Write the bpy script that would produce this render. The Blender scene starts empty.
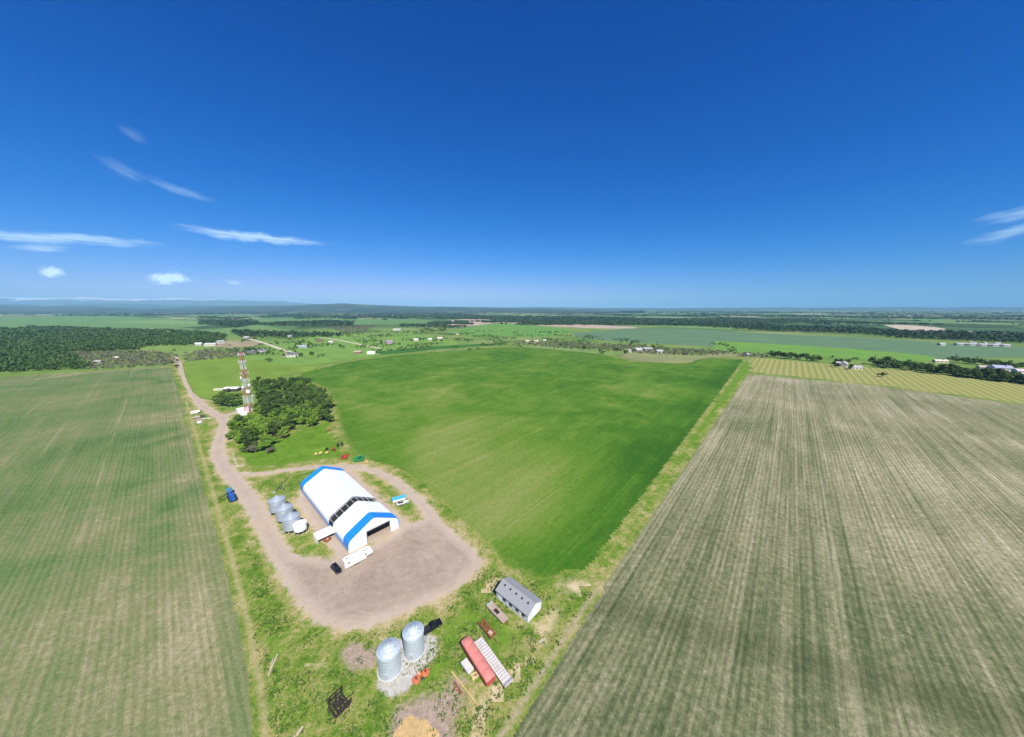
import bpy, math, random
import numpy as np
rnd = random.Random(7); nr = np.random.RandomState(7)
R = math.radians; PI = math.pi; sin = math.sin; cos = math.cos
sc = bpy.context.scene; COL = sc.collection
H = 90.0; F = 325.0; W_, H_ = 1024, 737; YH = 308.0
PIT = math.atan((H_/2-YH)/F); CP, SP = cos(PIT), sin(PIT)
AZR, AZL = 40.4, -47.0          # bearings of the two field edges
SUN_AZ, SUN_EL = 155.0, 48.0
def g(x, y, z=0.0):
    """point of the land at height z seen at pixel x, y"""
    X = (x-W_/2)/F; Y = -(y-H_/2)/F
    d = (X, CP+Y*SP, -SP+Y*CP); t = (z-H)/d[2]
    return (d[0]*t, d[1]*t)
def G(pts): return np.array([g(*p) for p in pts])
def azv(a): return np.array([sin(R(a)), cos(R(a))])
# ------------------------------------------------------------------ world
w = bpy.data.worlds.new("World"); sc.world = w; w.use_nodes = True
# ------------------------------------------------------------------ node helpers
class NT:
    def __init__(s, tree): s.t = tree; s.n = tree.nodes; s.l = tree.links
    def new(s, t, **k):
        n = s.n.new(t)
        for a, b in k.items(): setattr(n, a, b)
        return n
    def put(s, sock, v):
        if hasattr(v, 'is_output'): s.l.new(v, sock)
        elif v is not None:
            if sock.type == 'RGBA' and len(v) == 3: v = (*v, 1)
            sock.default_value = v
    def m(s, op, a, b=None, c=None, clamp=False):
        n = s.new('ShaderNodeMath', operation=op); n.use_clamp = clamp
        s.put(n.inputs[0], a)
        if b is not None: s.put(n.inputs[1], b)
        if c is not None: s.put(n.inputs[2], c)
        return n.outputs[0]
    def mix(s, f, a, b, bt='MIX'):
        n = s.new('ShaderNodeMix', data_type='RGBA', blend_type=bt)
        s.put(n.inputs[0], f); s.put(n.inputs[6], a); s.put(n.inputs[7], b)
        return n.outputs[2]
    def noise(s, vec, scale, detail=4, rough=0.55, dist=0.0):
        n = s.new('ShaderNodeTexNoise'); s.put(n.inputs['Vector'], vec)
        n.inputs['Scale'].default_value = scale; n.inputs['Detail'].default_value = detail
        n.inputs['Roughness'].default_value = rough; n.inputs['Distortion'].default_value = dist
        return n.outputs['Fac']
    def ramp(s, f, a, b):      # linear step a..b -> 0..1
        n = s.new('ShaderNodeMapRange'); s.put(n.inputs[0], f); s.put(n.inputs[1], a); s.put(n.inputs[2], b)
        return n.outputs[0]
    def cr(s, f, stops):
        n = s.new('ShaderNodeValToRGB'); s.put(n.inputs[0], f); e = n.color_ramp.elements
        while len(e) < len(stops): e.new(0.5)
        for q, (p, c) in zip(e, stops): q.position = p; q.color = (*c, 1)
        return n.outputs[0]
    def comb(s, x, y, z=0.0):
        n = s.new('ShaderNodeCombineXYZ'); s.put(n.inputs[0], x); s.put(n.inputs[1], y); s.put(n.inputs[2], z); return n.outputs[0]
    def sep(s, v):
        n = s.new('ShaderNodeSeparateXYZ'); s.put(n.inputs[0], v); return n.outputs
    def pos(s): return s.new('ShaderNodeNewGeometry').outputs['Position']
    def uv(s, az):            # along-row v, across-row u, for a bearing
        p = s.sep(s.pos()); a = R(az)
        u = s.m('SUBTRACT', s.m('MULTIPLY', p[0], cos(a)), s.m('MULTIPLY', p[1], sin(a)))
        v = s.m('ADD', s.m('MULTIPLY', p[0], sin(a)), s.m('MULTIPLY', p[1], cos(a)))
        return u, v
def newmat(name):
    m = bpy.data.materials.new(name); m.use_nodes = True
    nt = NT(m.node_tree); b = m.node_tree.nodes['Principled BSDF']
    return m, nt, b
def bump(nt, b, h, strength=0.5, dist=0.3):
    n = nt.new('ShaderNodeBump'); n.inputs['Strength'].default_value = strength
    n.inputs['Distance'].default_value = dist; nt.put(n.inputs['Height'], h); nt.l.new(n.outputs[0], b.inputs['Normal'])
MC = {}
def mat(name, col, rough=0.6, metal=0.0, var=0.12, scale=1.5, dirt=None):
    """painted / plain material with slight wear"""
    if name in MC: return MC[name]
    m, nt, b = newmat(name)
    tc = nt.new('ShaderNodeTexCoord').outputs['Object']
    n1 = nt.noise(tc, scale, 5, 0.6); n2 = nt.noise(tc, scale*6, 3, 0.6)
    f = nt.m('MULTIPLY_ADD', nt.m('ADD', n1, n2), var*2.4, 1-var*2.4)
    c = nt.mix(1.0, col, nt.comb(f, f, f), 'MULTIPLY')
    if dirt:
        c = nt.mix(nt.ramp(nt.noise(tc, scale*0.8, 6, 0.65), 0.5, 0.68), c, dirt)
    nt.put(b.inputs['Base Color'], c)
    b.inputs['Roughness'].default_value = rough; b.inputs['Metallic'].default_value = metal
    MC[name] = m; return m
# ------------------------------------------------------------------ grass group shared by the land around the yard
def make_grass_group():
    t = bpy.data.node_groups.new('grassland', 'ShaderNodeTree')
    t.interface.new_socket('Color', in_out='OUTPUT', socket_type='NodeSocketColor')
    t.interface.new_socket('Height', in_out='OUTPUT', socket_type='NodeSocketFloat')
    t.interface.new_socket('Dry', in_out='INPUT', socket_type='NodeSocketFloat')
    nt = NT(t); gi = nt.new('NodeGroupInput'); go = nt.new('NodeGroupOutput'); p = nt.pos()
    a = nt.noise(p, 0.035, 4, 0.6, 0.6); b = nt.noise(p, 0.16, 6, 0.72, 0.5); c = nt.noise(p, 0.9, 6, 0.78)
    d = nt.noise(p, 3.0, 3, 0.7)
    s = nt.m('ADD', nt.m('MULTIPLY', a, 0.36), nt.m('ADD', nt.m('MULTIPLY', b, 0.42), nt.m('MULTIPLY', c, 0.42)))
    s = nt.m('ADD', s, nt.m('MULTIPLY', gi.outputs[0], 0.22))
    col = nt.cr(nt.ramp(s, 0.42, 0.82), [(0.0, (0.015, 0.045, 0.008)), (0.24, (0.045, 0.105, 0.012)), (0.44, (0.090, 0.165, 0.018)),
                (0.58, (0.165, 0.215, 0.040)), (0.72, (0.28, 0.250, 0.100)), (0.9, (0.42, 0.335, 0.20))])
    v = nt.ramp(d, 0.25, 0.75)
    col = nt.mix(1.0, col, nt.cr(v, [(0, (0.62, 0.66, 0.6)), (1, (1.3, 1.3, 1.25))]), 'MULTIPLY')
    # dark weeds
    wd = nt.m('MULTIPLY', nt.ramp(nt.noise(p, 0.33, 5, 0.75, 0.4), 0.56, 0.66), nt.ramp(nt.noise(p, 1.7, 4, 0.7), 0.42, 0.58))
    col = nt.mix(nt.m('MULTIPLY', wd, 0.75), col, (0.022, 0.060, 0.014))
    nt.put(go.inputs[0], col); nt.put(go.inputs[1], nt.m('ADD', c, nt.m('MULTIPLY', d, 0.5)))
    return t
GG = make_grass_group()
def grassnode(nt, dry=0.0):
    n = nt.new('ShaderNodeGroup'); n.node_tree = GG; nt.put(n.inputs[0], dry); return n.outputs[0], n.outputs[1]
# far farmland patchwork, aligned to the section grid
def far_colour(nt):
    u, v = nt.uv(AZL)
    vor = nt.new('ShaderNodeTexVoronoi', distance='CHEBYCHEV'); vor.inputs['Scale'].default_value = 1/520.0
    vor.inputs['Randomness'].default_value = 0.75
    nt.put(vor.inputs['Vector'], nt.comb(u, nt.m('MULTIPLY', v, 0.6), 0.0))
    k = nt.sep(vor.outputs['Color'])
    col = nt.cr(k[0], [(0.0, (0.055, 0.105, 0.040)), (0.22, (0.080, 0.150, 0.050)), (0.42, (0.13, 0.22, 0.07)),
              (0.60, (0.070, 0.125, 0.050)), (0.78, (0.17, 0.24, 0.08)), (0.95, (0.33, 0.28, 0.19))])
    p = nt.pos()
    n1 = nt.noise(p, 0.012, 6, 0.7); f = nt.m('MULTIPLY_ADD', n1, 0.9, 0.55)
    col = nt.mix(1.0, col, nt.comb(f, f, f), 'MULTIPLY')
    wood = nt.ramp(nt.noise(nt.comb(u, nt.m('MULTIPLY', v, 0.6), 3.0), 0.0022, 7, 0.62), 0.50, 0.54)
    return nt.mix(nt.m('MULTIPLY', wood, 0.85), col, (0.022, 0.050, 0.020))
def mat_ground():
    m, nt, b = newmat('ground')
    c, h = grassnode(nt, 0.24)
    p = nt.sep(nt.pos()); d = nt.m('SQRT', nt.m('ADD', nt.m('POWER', p[0], 2.0), nt.m('POWER', p[1], 2.0)))
    pas = nt.noise(nt.pos(), 0.008, 6, 0.65)
    past = nt.cr(nt.ramp(pas, 0.3, 0.7), [(0, (0.075, 0.145, 0.030)), (0.5, (0.13, 0.21, 0.045)), (1, (0.20, 0.22, 0.085))])
    c2 = nt.mix(nt.ramp(d, 230.0, 380.0), c, past)
    c3 = nt.mix(nt.ramp(d, 1400.0, 1900.0), c2, far_colour(nt))
    nt.put(b.inputs['Base Color'], c3); b.inputs['Roughness'].default_value = 1.0
    b.inputs['Specular IOR Level'].default_value = 0.1
    bump(nt, b, h, 0.6, 0.25); return m
def finish(nt, b, inner, ih, dry=0.35, soft=0.5, amp=3.0, nscale=0.25, fr=0.0, bs=0.5, straw=0.0, srange=10.0):
    """mix inner surface with the grassland by the sheet's edge distance"""
    at = nt.new('ShaderNodeAttribute', attribute_name='sd').outputs['Fac']
    nz = nt.noise(nt.pos(), nscale, 6, 0.7)
    e = nt.m('ADD', at, nt.m('MULTIPLY', nt.m('SUBTRACT', nz, 0.5), amp*2))
    k = nt.ramp(e, -soft, soft)
    dr = 0.24
    if straw: dr = nt.m('ADD', nt.m('MULTIPLY', nt.m('MULTIPLY', nt.ramp(at, -srange, 0.0), nt.ramp(nt.noise(nt.pos(), 0.12, 5, 0.7), 0.40, 0.62)), straw), 0.24)
    c, h = grassnode(nt, dr)
    nt.put(b.inputs['Base Color'], nt.mix(k, c, inner)); b.inputs['Roughness'].default_value = 1.0
    b.inputs['Specular IOR Level'].default_value = 0.1
    hn = nt.new('ShaderNodeMix', data_type='FLOAT'); nt.put(hn.inputs[0], k); nt.put(hn.inputs[2], h); nt.put(hn.inputs[3], ih)
    bump(nt, b, hn.outputs[0], bs, 0.25)
def mat_patch(name, stops, scale=0.4, det=6, lo=0.3, hi=0.7, **k):
    m, nt, b = newmat(name); p = nt.pos()
    n = nt.m('ADD', nt.m('MULTIPLY', nt.noise(p, scale, det, 0.7), 0.6), nt.m('MULTIPLY', nt.noise(p, scale*6, 4, 0.7), 0.4))
    c = nt.cr(nt.ramp(n, lo, hi), stops)
    finish(nt, b, c, nt.noise(p, scale*7, 4, 0.7), **k); return m
def mat_rows(name, az, pale, mid, green, dark, kind):
    m, nt, b = newmat(name); u, v = nt.uv(az); p = nt.pos()
    def st(us, vs, det=3, off=0.0): return nt.noise(nt.comb(nt.m('MULTIPLY', u, us), nt.m('MULTIPLY', v, vs), off), 1.0, det, 0.65)
    broad = st(0.05, 0.0025, 4, 1.0); med = st(0.22, 0.006, 4, 2.0); fine = st(1.3, 0.05, 4, 5.0); lines = st(0.62, 0.005, 5, 7.0)
    blot = nt.noise(p, 0.014, 5, 0.65, 0.8); sp = nt.noise(p, 0.5, 6, 0.78)
    if kind == 'right':
        s = nt.m('ADD', nt.m('ADD', nt.m('MULTIPLY', broad, 0.30), nt.m('MULTIPLY', med, 0.36)), nt.m('ADD', nt.m('MULTIPLY', fine, 0.30), nt.m('MULTIPLY', sp, 0.80)))
        s = nt.m('ADD', s, nt.m('MULTIPLY', lines, 0.48))
        p3 = nt.sep(p); d = nt.m('SQRT', nt.m('ADD', nt.m('POWER', p3[0], 2.0), nt.m('POWER', p3[1], 2.0)))
        s = nt.m('SUBTRACT', nt.m('ADD', s, nt.m('MULTIPLY', blot, 0.40)), nt.m('MULTIPLY', nt.m('SUBTRACT', 1.0, nt.ramp(d, 70.0, 230.0)), 0.10)); lo, hi = 1.02, 1.55
    else:
        s = nt.m('ADD', nt.m('ADD', nt.m('MULTIPLY', broad, 0.22), nt.m('MULTIPLY', med, 0.22)), nt.m('ADD', nt.m('MULTIPLY', fine, 0.26), nt.m('MULTIPLY', sp, 0.70)))
        s = nt.m('ADD', s, nt.m('MULTIPLY', lines, 0.34))
        s = nt.m('ADD', s, nt.m('MULTIPLY', blot, 0.75)); lo, hi = 0.88, 1.48
        p3 = nt.sep(p); d = nt.m('SQRT', nt.m('ADD', nt.m('POWER', p3[0], 2.0), nt.m('POWER', p3[1], 2.0)))
        s = nt.m('SUBTRACT', s, nt.m('ADD', 0.10, nt.m('MULTIPLY', nt.ramp(d, 140.0, 420.0), 0.04)))
        s = nt.m('ADD', s, nt.m('MULTIPLY', nt.m('SUBTRACT', 1.0, nt.ramp(nt.new('ShaderNodeAttribute', attribute_name='sd').outputs['Fac'], 2.0, 45.0)), nt.m('MULTIPLY', nt.ramp(blot, 0.38, 0.62), 0.16)))
    c = nt.cr(nt.ramp(s, lo, hi), [(0.0, dark), (0.3, green), (0.62, mid), (1.0, pale)])
    if kind == 'right':
        gr = nt.m('MULTIPLY', nt.ramp(u, 60.0, 300.0), nt.ramp(nt.noise(p, 0.02, 5, 0.7), 0.35, 0.6))
        c = nt.mix(nt.m('MULTIPLY', gr, 0.45), c, nt.mix(sp, (0.070, 0.115, 0.035), (0.125, 0.170, 0.060)))
    # drilled rows
    r = nt.m('SINE', nt.m('MULTIPLY', nt.m('ADD', u, nt.m('MULTIPLY', sp, 0.5)), 2*PI/1.7)); r = nt.m('MULTIPLY_ADD', r, 0.15 if kind == 'right' else 0.08, 0.97)
    c = nt.mix(1.0, c, nt.comb(r, r, r), 'MULTIPLY')
    # wheel lines: thin dark green lines and pale dusty bands
    ln = st(0.36, 0.0012, 2, 9.0)
    c = nt.mix(nt.m('MULTIPLY', nt.ramp(ln, 0.66, 0.71), 0.6), c, green)
    pl = st(0.20, 0.0012, 3, 14.0); brk = st(0.25, 0.02, 4, 15.0)
    c = nt.mix(nt.m('MULTIPLY', nt.m('MULTIPLY', nt.ramp(pl, 0.60, 0.65), nt.ramp(brk, 0.40, 0.60)), 0.42), c, pale)
    if kind == 'right':   # a curved headland pass across the rows
        u0, v0 = HEADL
        uu = nt.m('SUBTRACT', u, u0); q = nt.m('SUBTRACT', nt.m('SUBTRACT', v, v0), nt.m('MULTIPLY', uu, 0.40))
        q = nt.m('ABSOLUTE', nt.m('ADD', q, nt.m('MULTIPLY', blot, 6.0)))
        band = nt.m('MULTIPLY', nt.m('SUBTRACT', 1.0, nt.ramp(q, 2.0, 7.5)), nt.m('MULTIPLY_ADD', sp, 1.3, -0.05))
        c = nt.mix(band, c, nt.mix(1.0, c, (0.60, 0.64, 0.58), 'MULTIPLY'))
    g2 = nt.m('MULTIPLY_ADD', nt.noise(p, 1.5, 5, 0.9), 2.0, 0.0); c = nt.mix(1.0, c, nt.comb(g2, g2, g2), 'MULTIPLY')
    finish(nt, b, c, nt.m('ADD', fine, sp), dry=0.4, soft=0.6, amp=0.8, nscale=0.4, bs=0.6)
    return m
a_ = R(AZR); hx, hy = g(600, 597); HEADL = (hx*cos(a_)-hy*sin(a_), hx*sin(a_)+hy*cos(a_))
def mat_green():
    m, nt, b = newmat('green_crop_field'); p = nt.pos(); u, v = nt.uv(AZR)
    big = nt.noise(p, 0.009, 5, 0.6, 1.0); md = nt.noise(p, 0.05, 6, 0.68, 0.5); fn = nt.noise(p, 0.45, 6, 0.75)
    stk = nt.noise(nt.comb(nt.m('MULTIPLY', u, 0.16), nt.m('MULTIPLY', v, 0.012), 0.0), 1.0, 4, 0.6)
    def blob(px, py, rx):
        cx, cy = g(px, py); q = nt.sep(p)
        d = nt.m('SQRT', nt.m('ADD', nt.m('POWER', nt.m('SUBTRACT', q[0], cx), 2.0), nt.m('POWER', nt.m('SUBTRACT', q[1], cy), 2.0)))
        d = nt.m('ADD', d, nt.m('MULTIPLY', nt.m('SUBTRACT', md, 0.5), rx*1.2))
        return nt.m('SUBTRACT', 1.0, nt.ramp(d, 0.0, rx))
    y = nt.m('ADD', nt.m('ADD', nt.m('MULTIPLY', blob(540, 510, 75), 0.45), nt.m('MULTIPLY', blob(455, 455, 100), 0.45)), nt.m('MULTIPLY', blob(440, 400, 130), 0.30))
    s = nt.m('ADD', nt.m('ADD', nt.m('MULTIPLY', big, 0.45), nt.m('MULTIPLY', md, 0.45)), nt.m('ADD', nt.m('MULTIPLY', fn, 0.34), nt.m('MULTIPLY', stk, 0.14)))
    s = nt.m('ADD', s, nt.m('MULTIPLY', y, 0.30))
    # sprayer tramlines and drill rows
    um = nt.m('PINGPONG', nt.m('ADD', u, nt.m('MULTIPLY', nt.m('SUBTRACT', big, 0.5), 5.0)), 13.5)
    tl = nt.m('SUBTRACT', 1.0, nt.ramp(nt.m('ABSOLUTE', nt.m('SUBTRACT', um, 1.1)), 0.15, 0.7))
    s = nt.m('ADD', s, nt.m('MULTIPLY', nt.m('MULTIPLY', tl, nt.ramp(md, 0.35, 0.6)), 0.09))
    dr_ = nt.noise(nt.comb(nt.m('MULTIPLY', u, 1.1), nt.m('MULTIPLY', v, 0.03), 4.0), 1.0, 4, 0.7); s = nt.m('ADD', s, nt.m('MULTIPLY', nt.m('SUBTRACT', dr_, 0.5), 0.22))
    s = nt.m('SUBTRACT', s, nt.m('MULTIPLY', nt.ramp(nt.m('ADD', u, nt.m('MULTIPLY', nt.m('SUBTRACT', md, 0.5), 30.0)), -88.0, -52.0), 0.14))
    c = nt.cr(nt.ramp(s, 0.52, 0.97), [(0.0, (0.026, 0.088, 0.007)), (0.25, (0.046, 0.125, 0.010)), (0.48, (0.082, 0.165, 0.016)),
             (0.72, (0.145, 0.200, 0.040)), (1.0, (0.23, 0.23, 0.08))])
    finish(nt, b, c, nt.m('ADD', fn, md), dry=0.0, soft=2.6, amp=4.5, nscale=0.10, bs=0.45)
    return m
def mat_strips():
    m, nt, b = newmat('swathed_hay_field'); p = nt.pos(); u, v = nt.uv(AZR)
    wob = nt.noise(p, 0.02, 4, 0.6)
    r = nt.m('SINE', nt.m('MULTIPLY', nt.m('ADD', u, nt.m('MULTIPLY', wob, 3.0)), 2*PI/7.0))
    r = nt.ramp(r, -0.5, 0.5); n = nt.noise(p, 0.03, 6, 0.7)
    a = nt.mix(n, (0.25, 0.26, 0.06), (0.30, 0.27, 0.12)); d = nt.mix(n, (0.10, 0.16, 0.035), (0.16, 0.19, 0.06))
    finish(nt, b, nt.mix(nt.m('MULTIPLY', r, 0.6), a, d), n, dry=0.1, soft=1.5, amp=2.0, nscale=0.08); return m
# ------------------------------------------------------------------ sheets
def mesh_np(name, V, Fq, mats, mi=None, parent=None, attr=None, smooth=False):
    me = bpy.data.meshes.new(name); V = np.asarray(V, np.float32); Fq = np.asarray(Fq, np.int32)
    n = Fq.shape[1]; me.vertices.add(len(V)); me.vertices.foreach_set('co', V.ravel())
    me.loops.add(Fq.size); me.loops.foreach_set('vertex_index', Fq.ravel())
    me.polygons.add(len(Fq)); me.polygons.foreach_set('loop_start', np.arange(0, Fq.size, n, dtype=np.int32))
    me.polygons.foreach_set('loop_total', np.full(len(Fq), n, np.int32))
    for q in (mats if isinstance(mats, (list, tuple)) else [mats]): me.materials.append(q)
    if mi is not None: me.polygons.foreach_set('material_index', np.asarray(mi, np.int32))
    if attr is not None:
        a = me.attributes.new('sd', 'FLOAT', 'POINT'); a.data.foreach_set('value', np.asarray(attr, np.float32))
    me.polygons.foreach_set('use_smooth', np.full(len(Fq), smooth)); me.update(calc_edges=True); me.validate()
    o = bpy.data.objects.new(name, me); COL.objects.link(o)
    if parent: o.parent = parent
    return o
def sd_poly(P, poly):
    """signed distance, positive inside"""
    d = np.full(len(P), 1e9); ins = np.zeros(len(P), bool); n = len(poly)
    for i in range(n):
        a = poly[i]; b = poly[(i+1) % n]; e = b-a; w_ = P-a
        t = np.clip((w_@e)/max(e@e, 1e-9), 0, 1); d = np.minimum(d, np.hypot(*(w_-t[:, None]*e).T))
        c = ((a[1] > P[:, 1]) != (b[1] > P[:, 1])); dy = b[1]-a[1]
        if abs(dy) > 1e-12: ins ^= c & (P[:, 0] < e[0]*(P[:, 1]-a[1])/dy+a[0])
    return np.where(ins, d, -d)
def sd_line(P, pts, hw):
    d = np.full(len(P), 1e9)
    for a, b, h0, h1 in zip(pts[:-1], pts[1:], hw[:-1], hw[1:]):
        e = b-a; w_ = P-a; t = np.clip((w_@e)/max(e@e, 1e-9), 0, 1)
        d = np.minimum(d, np.hypot(*(w_-t[:, None]*e).T)-(h0+(h1-h0)*t))
    return -d
def smooth_line(pts, k=3):
    p = np.array(pts, float)
    for _ in range(k):
        q = [p[0]]
        for a, b in zip(p[:-1], p[1:]): q += [a*0.75+b*0.25, a*0.25+b*0.75]
        q.append(p[-1]); p = np.array(q)
    return p
def sheet(name, fn, pts, cell, margin, z, m, split=None):
    lo = pts.min(0)-margin-cell; hi = pts.max(0)+margin+cell
    nx, ny = (np.ceil((hi-lo)/cell)).astype(int)+1
    X, Y = np.meshgrid(lo[0]+np.arange(nx)*cell, lo[1]+np.arange(ny)*cell)
    P = np.stack([X.ravel(), Y.ravel()], 1); S = fn(P)
    I = np.arange(nx*ny).reshape(ny, nx)
    Q = np.stack([I[:-1, :-1], I[:-1, 1:], I[1:, 1:], I[1:, :-1]], -1).reshape(-1, 4)
    keep = S[Q].max(1) > -margin; Q = Q[keep]; out = []
    groups = [(name, np.ones(len(Q), bool))]
    if split is not None:
        k = split(P[Q].mean(1)); groups = [(name[0], k), (name[1], ~k)]
    for nm, k in groups:
        q = Q[k]; u, inv = np.unique(q, return_inverse=True)
        V = np.column_stack([P[u], np.full(len(u), z)])
        o = mesh_np(nm, V, inv.reshape(-1, 4), m, attr=S[u]); o['kind'] = 'structure'; out.append(o)
    return out
def patch(name, px, m, z, cell=None, margin=None, world=False):
    pts = np.array(px, float) if world else G(px)
    ext = np.ptp(pts, 0).max(); cell = cell or max(1.0, ext/90); margin = margin if margin is not None else 2.0
    return sheet(name, lambda P: sd_poly(P, pts), pts, cell, margin, z, m)
# ground to the horizon
rings = [0, 60, 150, 300, 600, 1200, 2500, 5000, 10000, 20000, 34000]; NS = 96
V = [(0, 0, 0)]; Fc = []
for r in rings[1:]:
    for k in range(NS): V.append((r*cos(2*PI*k/NS), r*sin(2*PI*k/NS), 0))
for i in range(len(rings)-1):
    for k in range(NS):
        k2 = (k+1) % NS
        if i == 0: Fc.append((0, 0, 1+k, 1+k2))
        else: Fc.append((1+(i-1)*NS+k, 1+i*NS+k, 1+i*NS+k2, 1+(i-1)*NS+k2))
gm = mat_ground()
tri = [(0, 1+k, 1+(k+1) % NS) for k in range(NS)]
me = bpy.data.meshes.new('ground'); me.from_pydata(V, [], tri+[f for f in Fc if f[0] or f[1]]); me.materials.append(gm)
o = bpy.data.objects.new('ground', me); COL.objects.link(o); o['kind'] = 'structure'
# --- far and middle fields: (pixel outline, colour)
def fieldmat(n, c, v=0.25, sc_=0.02):
    d = tuple(x*(1-v) for x in c); e = tuple(min(1, x*(1+v)) for x in c)
    m, nt, b = newmat(n); p = nt.pos(); u, vv = nt.uv(AZL)
    a = nt.m('ADD', nt.m('MULTIPLY', nt.noise(p, sc_, 6, 0.68), 0.6), nt.m('MULTIPLY', nt.noise(nt.comb(nt.m('MULTIPLY', u, 0.06), nt.m('MULTIPLY', vv, 0.006), 0), 1.0, 4, 0.6), 0.4))
    nt.put(b.inputs['Base Color'], nt.cr(nt.ramp(a, 0.3, 0.7), [(0, d), (1, e)])); b.inputs['Roughness'].default_value = 1
    b.inputs['Specular IOR Level'].default_value = 0.1
    return m
FF = [
 ([(-60, 317), (0, 316.6), (120, 315.8), (205, 321.5), (215, 326), (150, 328.6), (60, 328), (-60, 329)], (0.11, 0.20, 0.065)),
 ([(240, 318.5), (330, 318), (420, 319), (440, 322), (350, 325.5), (250, 325)], (0.10, 0.19, 0.06)),
 ([(100, 322), (170, 320), (240, 322.5), (190, 325)], (0.15, 0.24, 0.08)),
 ([(345, 336.5), (372, 335), (402, 337), (404, 342), (380, 345), (350, 341)], (0.20, 0.17, 0.12)),
 ([(447, 327), (452, 319), (520, 319.5), (600, 325), (650, 328), (600, 329), (540, 325.5), (500, 322.5), (472, 326)], (0.36, 0.28, 0.215)),
 ([(448, 332), (474, 326), (500, 322.8), (560, 327.5), (577, 331), (560, 336), (512, 337), (450, 334)], (0.105, 0.225, 0.045)),
 ([(572, 333), (640, 328.3), (700, 329.5), (768, 333.7), (900, 339.5), (960, 345), (1100, 348.5), (1100, 360), (1000, 357), (930, 361.5), (850, 357), (768, 350), (700, 346), (620, 342), (577, 338)], (0.095, 0.165, 0.085)),
 ([(715, 341), (768, 343.5), (800, 345.5), (870, 350), (938, 356.5), (930, 362), (860, 360), (768, 353), (712, 351)], (0.115, 0.235, 0.040)),
 ([(883, 325), (902, 324.6), (947, 328), (941, 331.8), (905, 330.8)], (0.40, 0.34, 0.26)),
 ([(905, 319), (925, 317.5), (972, 321.5), (950, 323)], (0.11, 0.20, 0.07)),
 ([(965, 331), (1006, 332), (1003, 334.5), (970, 333.5)], (0.36, 0.31, 0.25)),
 ([(790, 313.3), (826, 313), (830, 315), (795, 315)], (0.20, 0.24, 0.13)),
 ([(620, 317), (680, 316), (700, 318.5), (640, 320)], (0.13, 0.19, 0.09)),
 ([(400, 315), (430, 312.5), (460, 314), (440, 316.5)], (0.28, 0.26, 0.17)),
 ([(150, 311), (178, 310.8), (180, 313.5), (150, 314)], (0.28, 0.27, 0.17)),
 ([(182, 364), (215, 358), (258, 354), (300, 365), (330, 364), (302, 374), (275, 377), (262, 392), (214, 400), (196, 398), (186, 380)], (0.135, 0.215, 0.030)),
 ([(225, 356), (262, 346), (300, 338), (350, 334), (420, 334), (470, 343), (420, 350), (340, 362), (300, 366), (262, 362)], (0.135, 0.235, 0.045)),
 ([(130, 350), (160, 344), (200, 346), (226, 350), (180, 357), (150, 354)], (0.15, 0.23, 0.05)),
 ([(210, 343), (260, 340), (262, 346), (220, 349)], (0.26, 0.22, 0.13)),
 ([(620, 357), (625, 351), (660, 353), (700, 357), (712, 351), (740, 353), (748, 357), (700, 358.5), (688, 364.5), (640, 362)], (0.19, 0.21, 0.085)),
 ([(520, 345), (600, 349), (625, 356), (605, 355), (520, 346.3)], (0.14, 0.22, 0.06)),
]
for i, (px, c) in enumerate(FF):
    pts = G([(x, y) for x, y in px]); z = 0.05+0.02*i
    q = smooth_line(np.vstack([pts, pts[:1]]), 1)[:-1]
    me = bpy.data.meshes.new('field'); me.from_pydata([(*p, z) for p in q], [], [list(range(len(q)))]); me.materials.append(fieldmat('field_%d' % i, c))
    o = bpy.data.objects.new('field', me); COL.objects.link(o); o['kind'] = 'structure'
# --- the three great fields
ea = np.array(g(748.5, 374)); eb = np.array(g(501, 737)); ed = (eb-ea)/np.hypot(*(eb-ea)); E2 = ea+ed*(np.hypot(*(eb-ea))+90)
fa = np.array(g(885, 387)); fb = np.array(g(1024, 405)); fd = (fb-fa)/np.hypot(*(fb-fa))
right = np.array([ea, g(800, 378.5), fa, fb, fb+fd*300, E2+np.array([760, -60.]), E2])
patch('right_field', right, mat_rows('stubble_field', AZR, (0.40, 0.365, 0.25), (0.220, 0.212, 0.122), (0.115, 0.130, 0.060), (0.055, 0.080, 0.034), 'right'), 0.021, 4.0, 1.2, True)
lt = [(175.5, 366), (186, 401), (204, 462), (222, 525), (236, 575), (247, 618), (257, 665), (263, 700), (266, 737)]
lp = list(G([(x+2.0, y) for x, y in lt])); ld = lp[-1]-lp[-2]; ld /= np.hypot(*ld)
left = np.array(lp+[lp[-1]+ld*40, lp[-1]+ld*40+np.array([-500., -100.]), np.array(g(0, 377.5))+np.array([-260, -60.]), g(0, 377.5), g(100, 371)])
patch('left_field', left, mat_rows('young_crop_field', AZL, (0.33, 0.285, 0.175), (0.175, 0.185, 0.082), (0.100, 0.158, 0.050), (0.052, 0.100, 0.030), 'left'), 0.016, 4.0, 1.6, True)
gp = [(300, 374), (345, 362), (400, 355), (470, 348), (516, 345.4), (560, 349.5), (605, 355), (632, 361.8), (686, 364.2), (697, 357.5), (749, 359.5), (749, 367),
      (709, 430), (660, 502), (622, 553), (602, 577), (565, 580), (528, 574), (492, 552), (462, 522), (432, 494), (405, 478), (372, 463), (352, 448), (341, 428), (336, 402), (326, 388), (308, 380)]
patch('green_field', gp, mat_green(), 0.018, 3.5, 6.0)
patch('crop_strip', [(376, 352.3), (430, 346.8), (500, 343.2), (508, 344.2), (440, 348.8), (384, 354.4)], fieldmat('crop_strip', (0.040, 0.125, 0.022)), 0.55)
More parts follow.
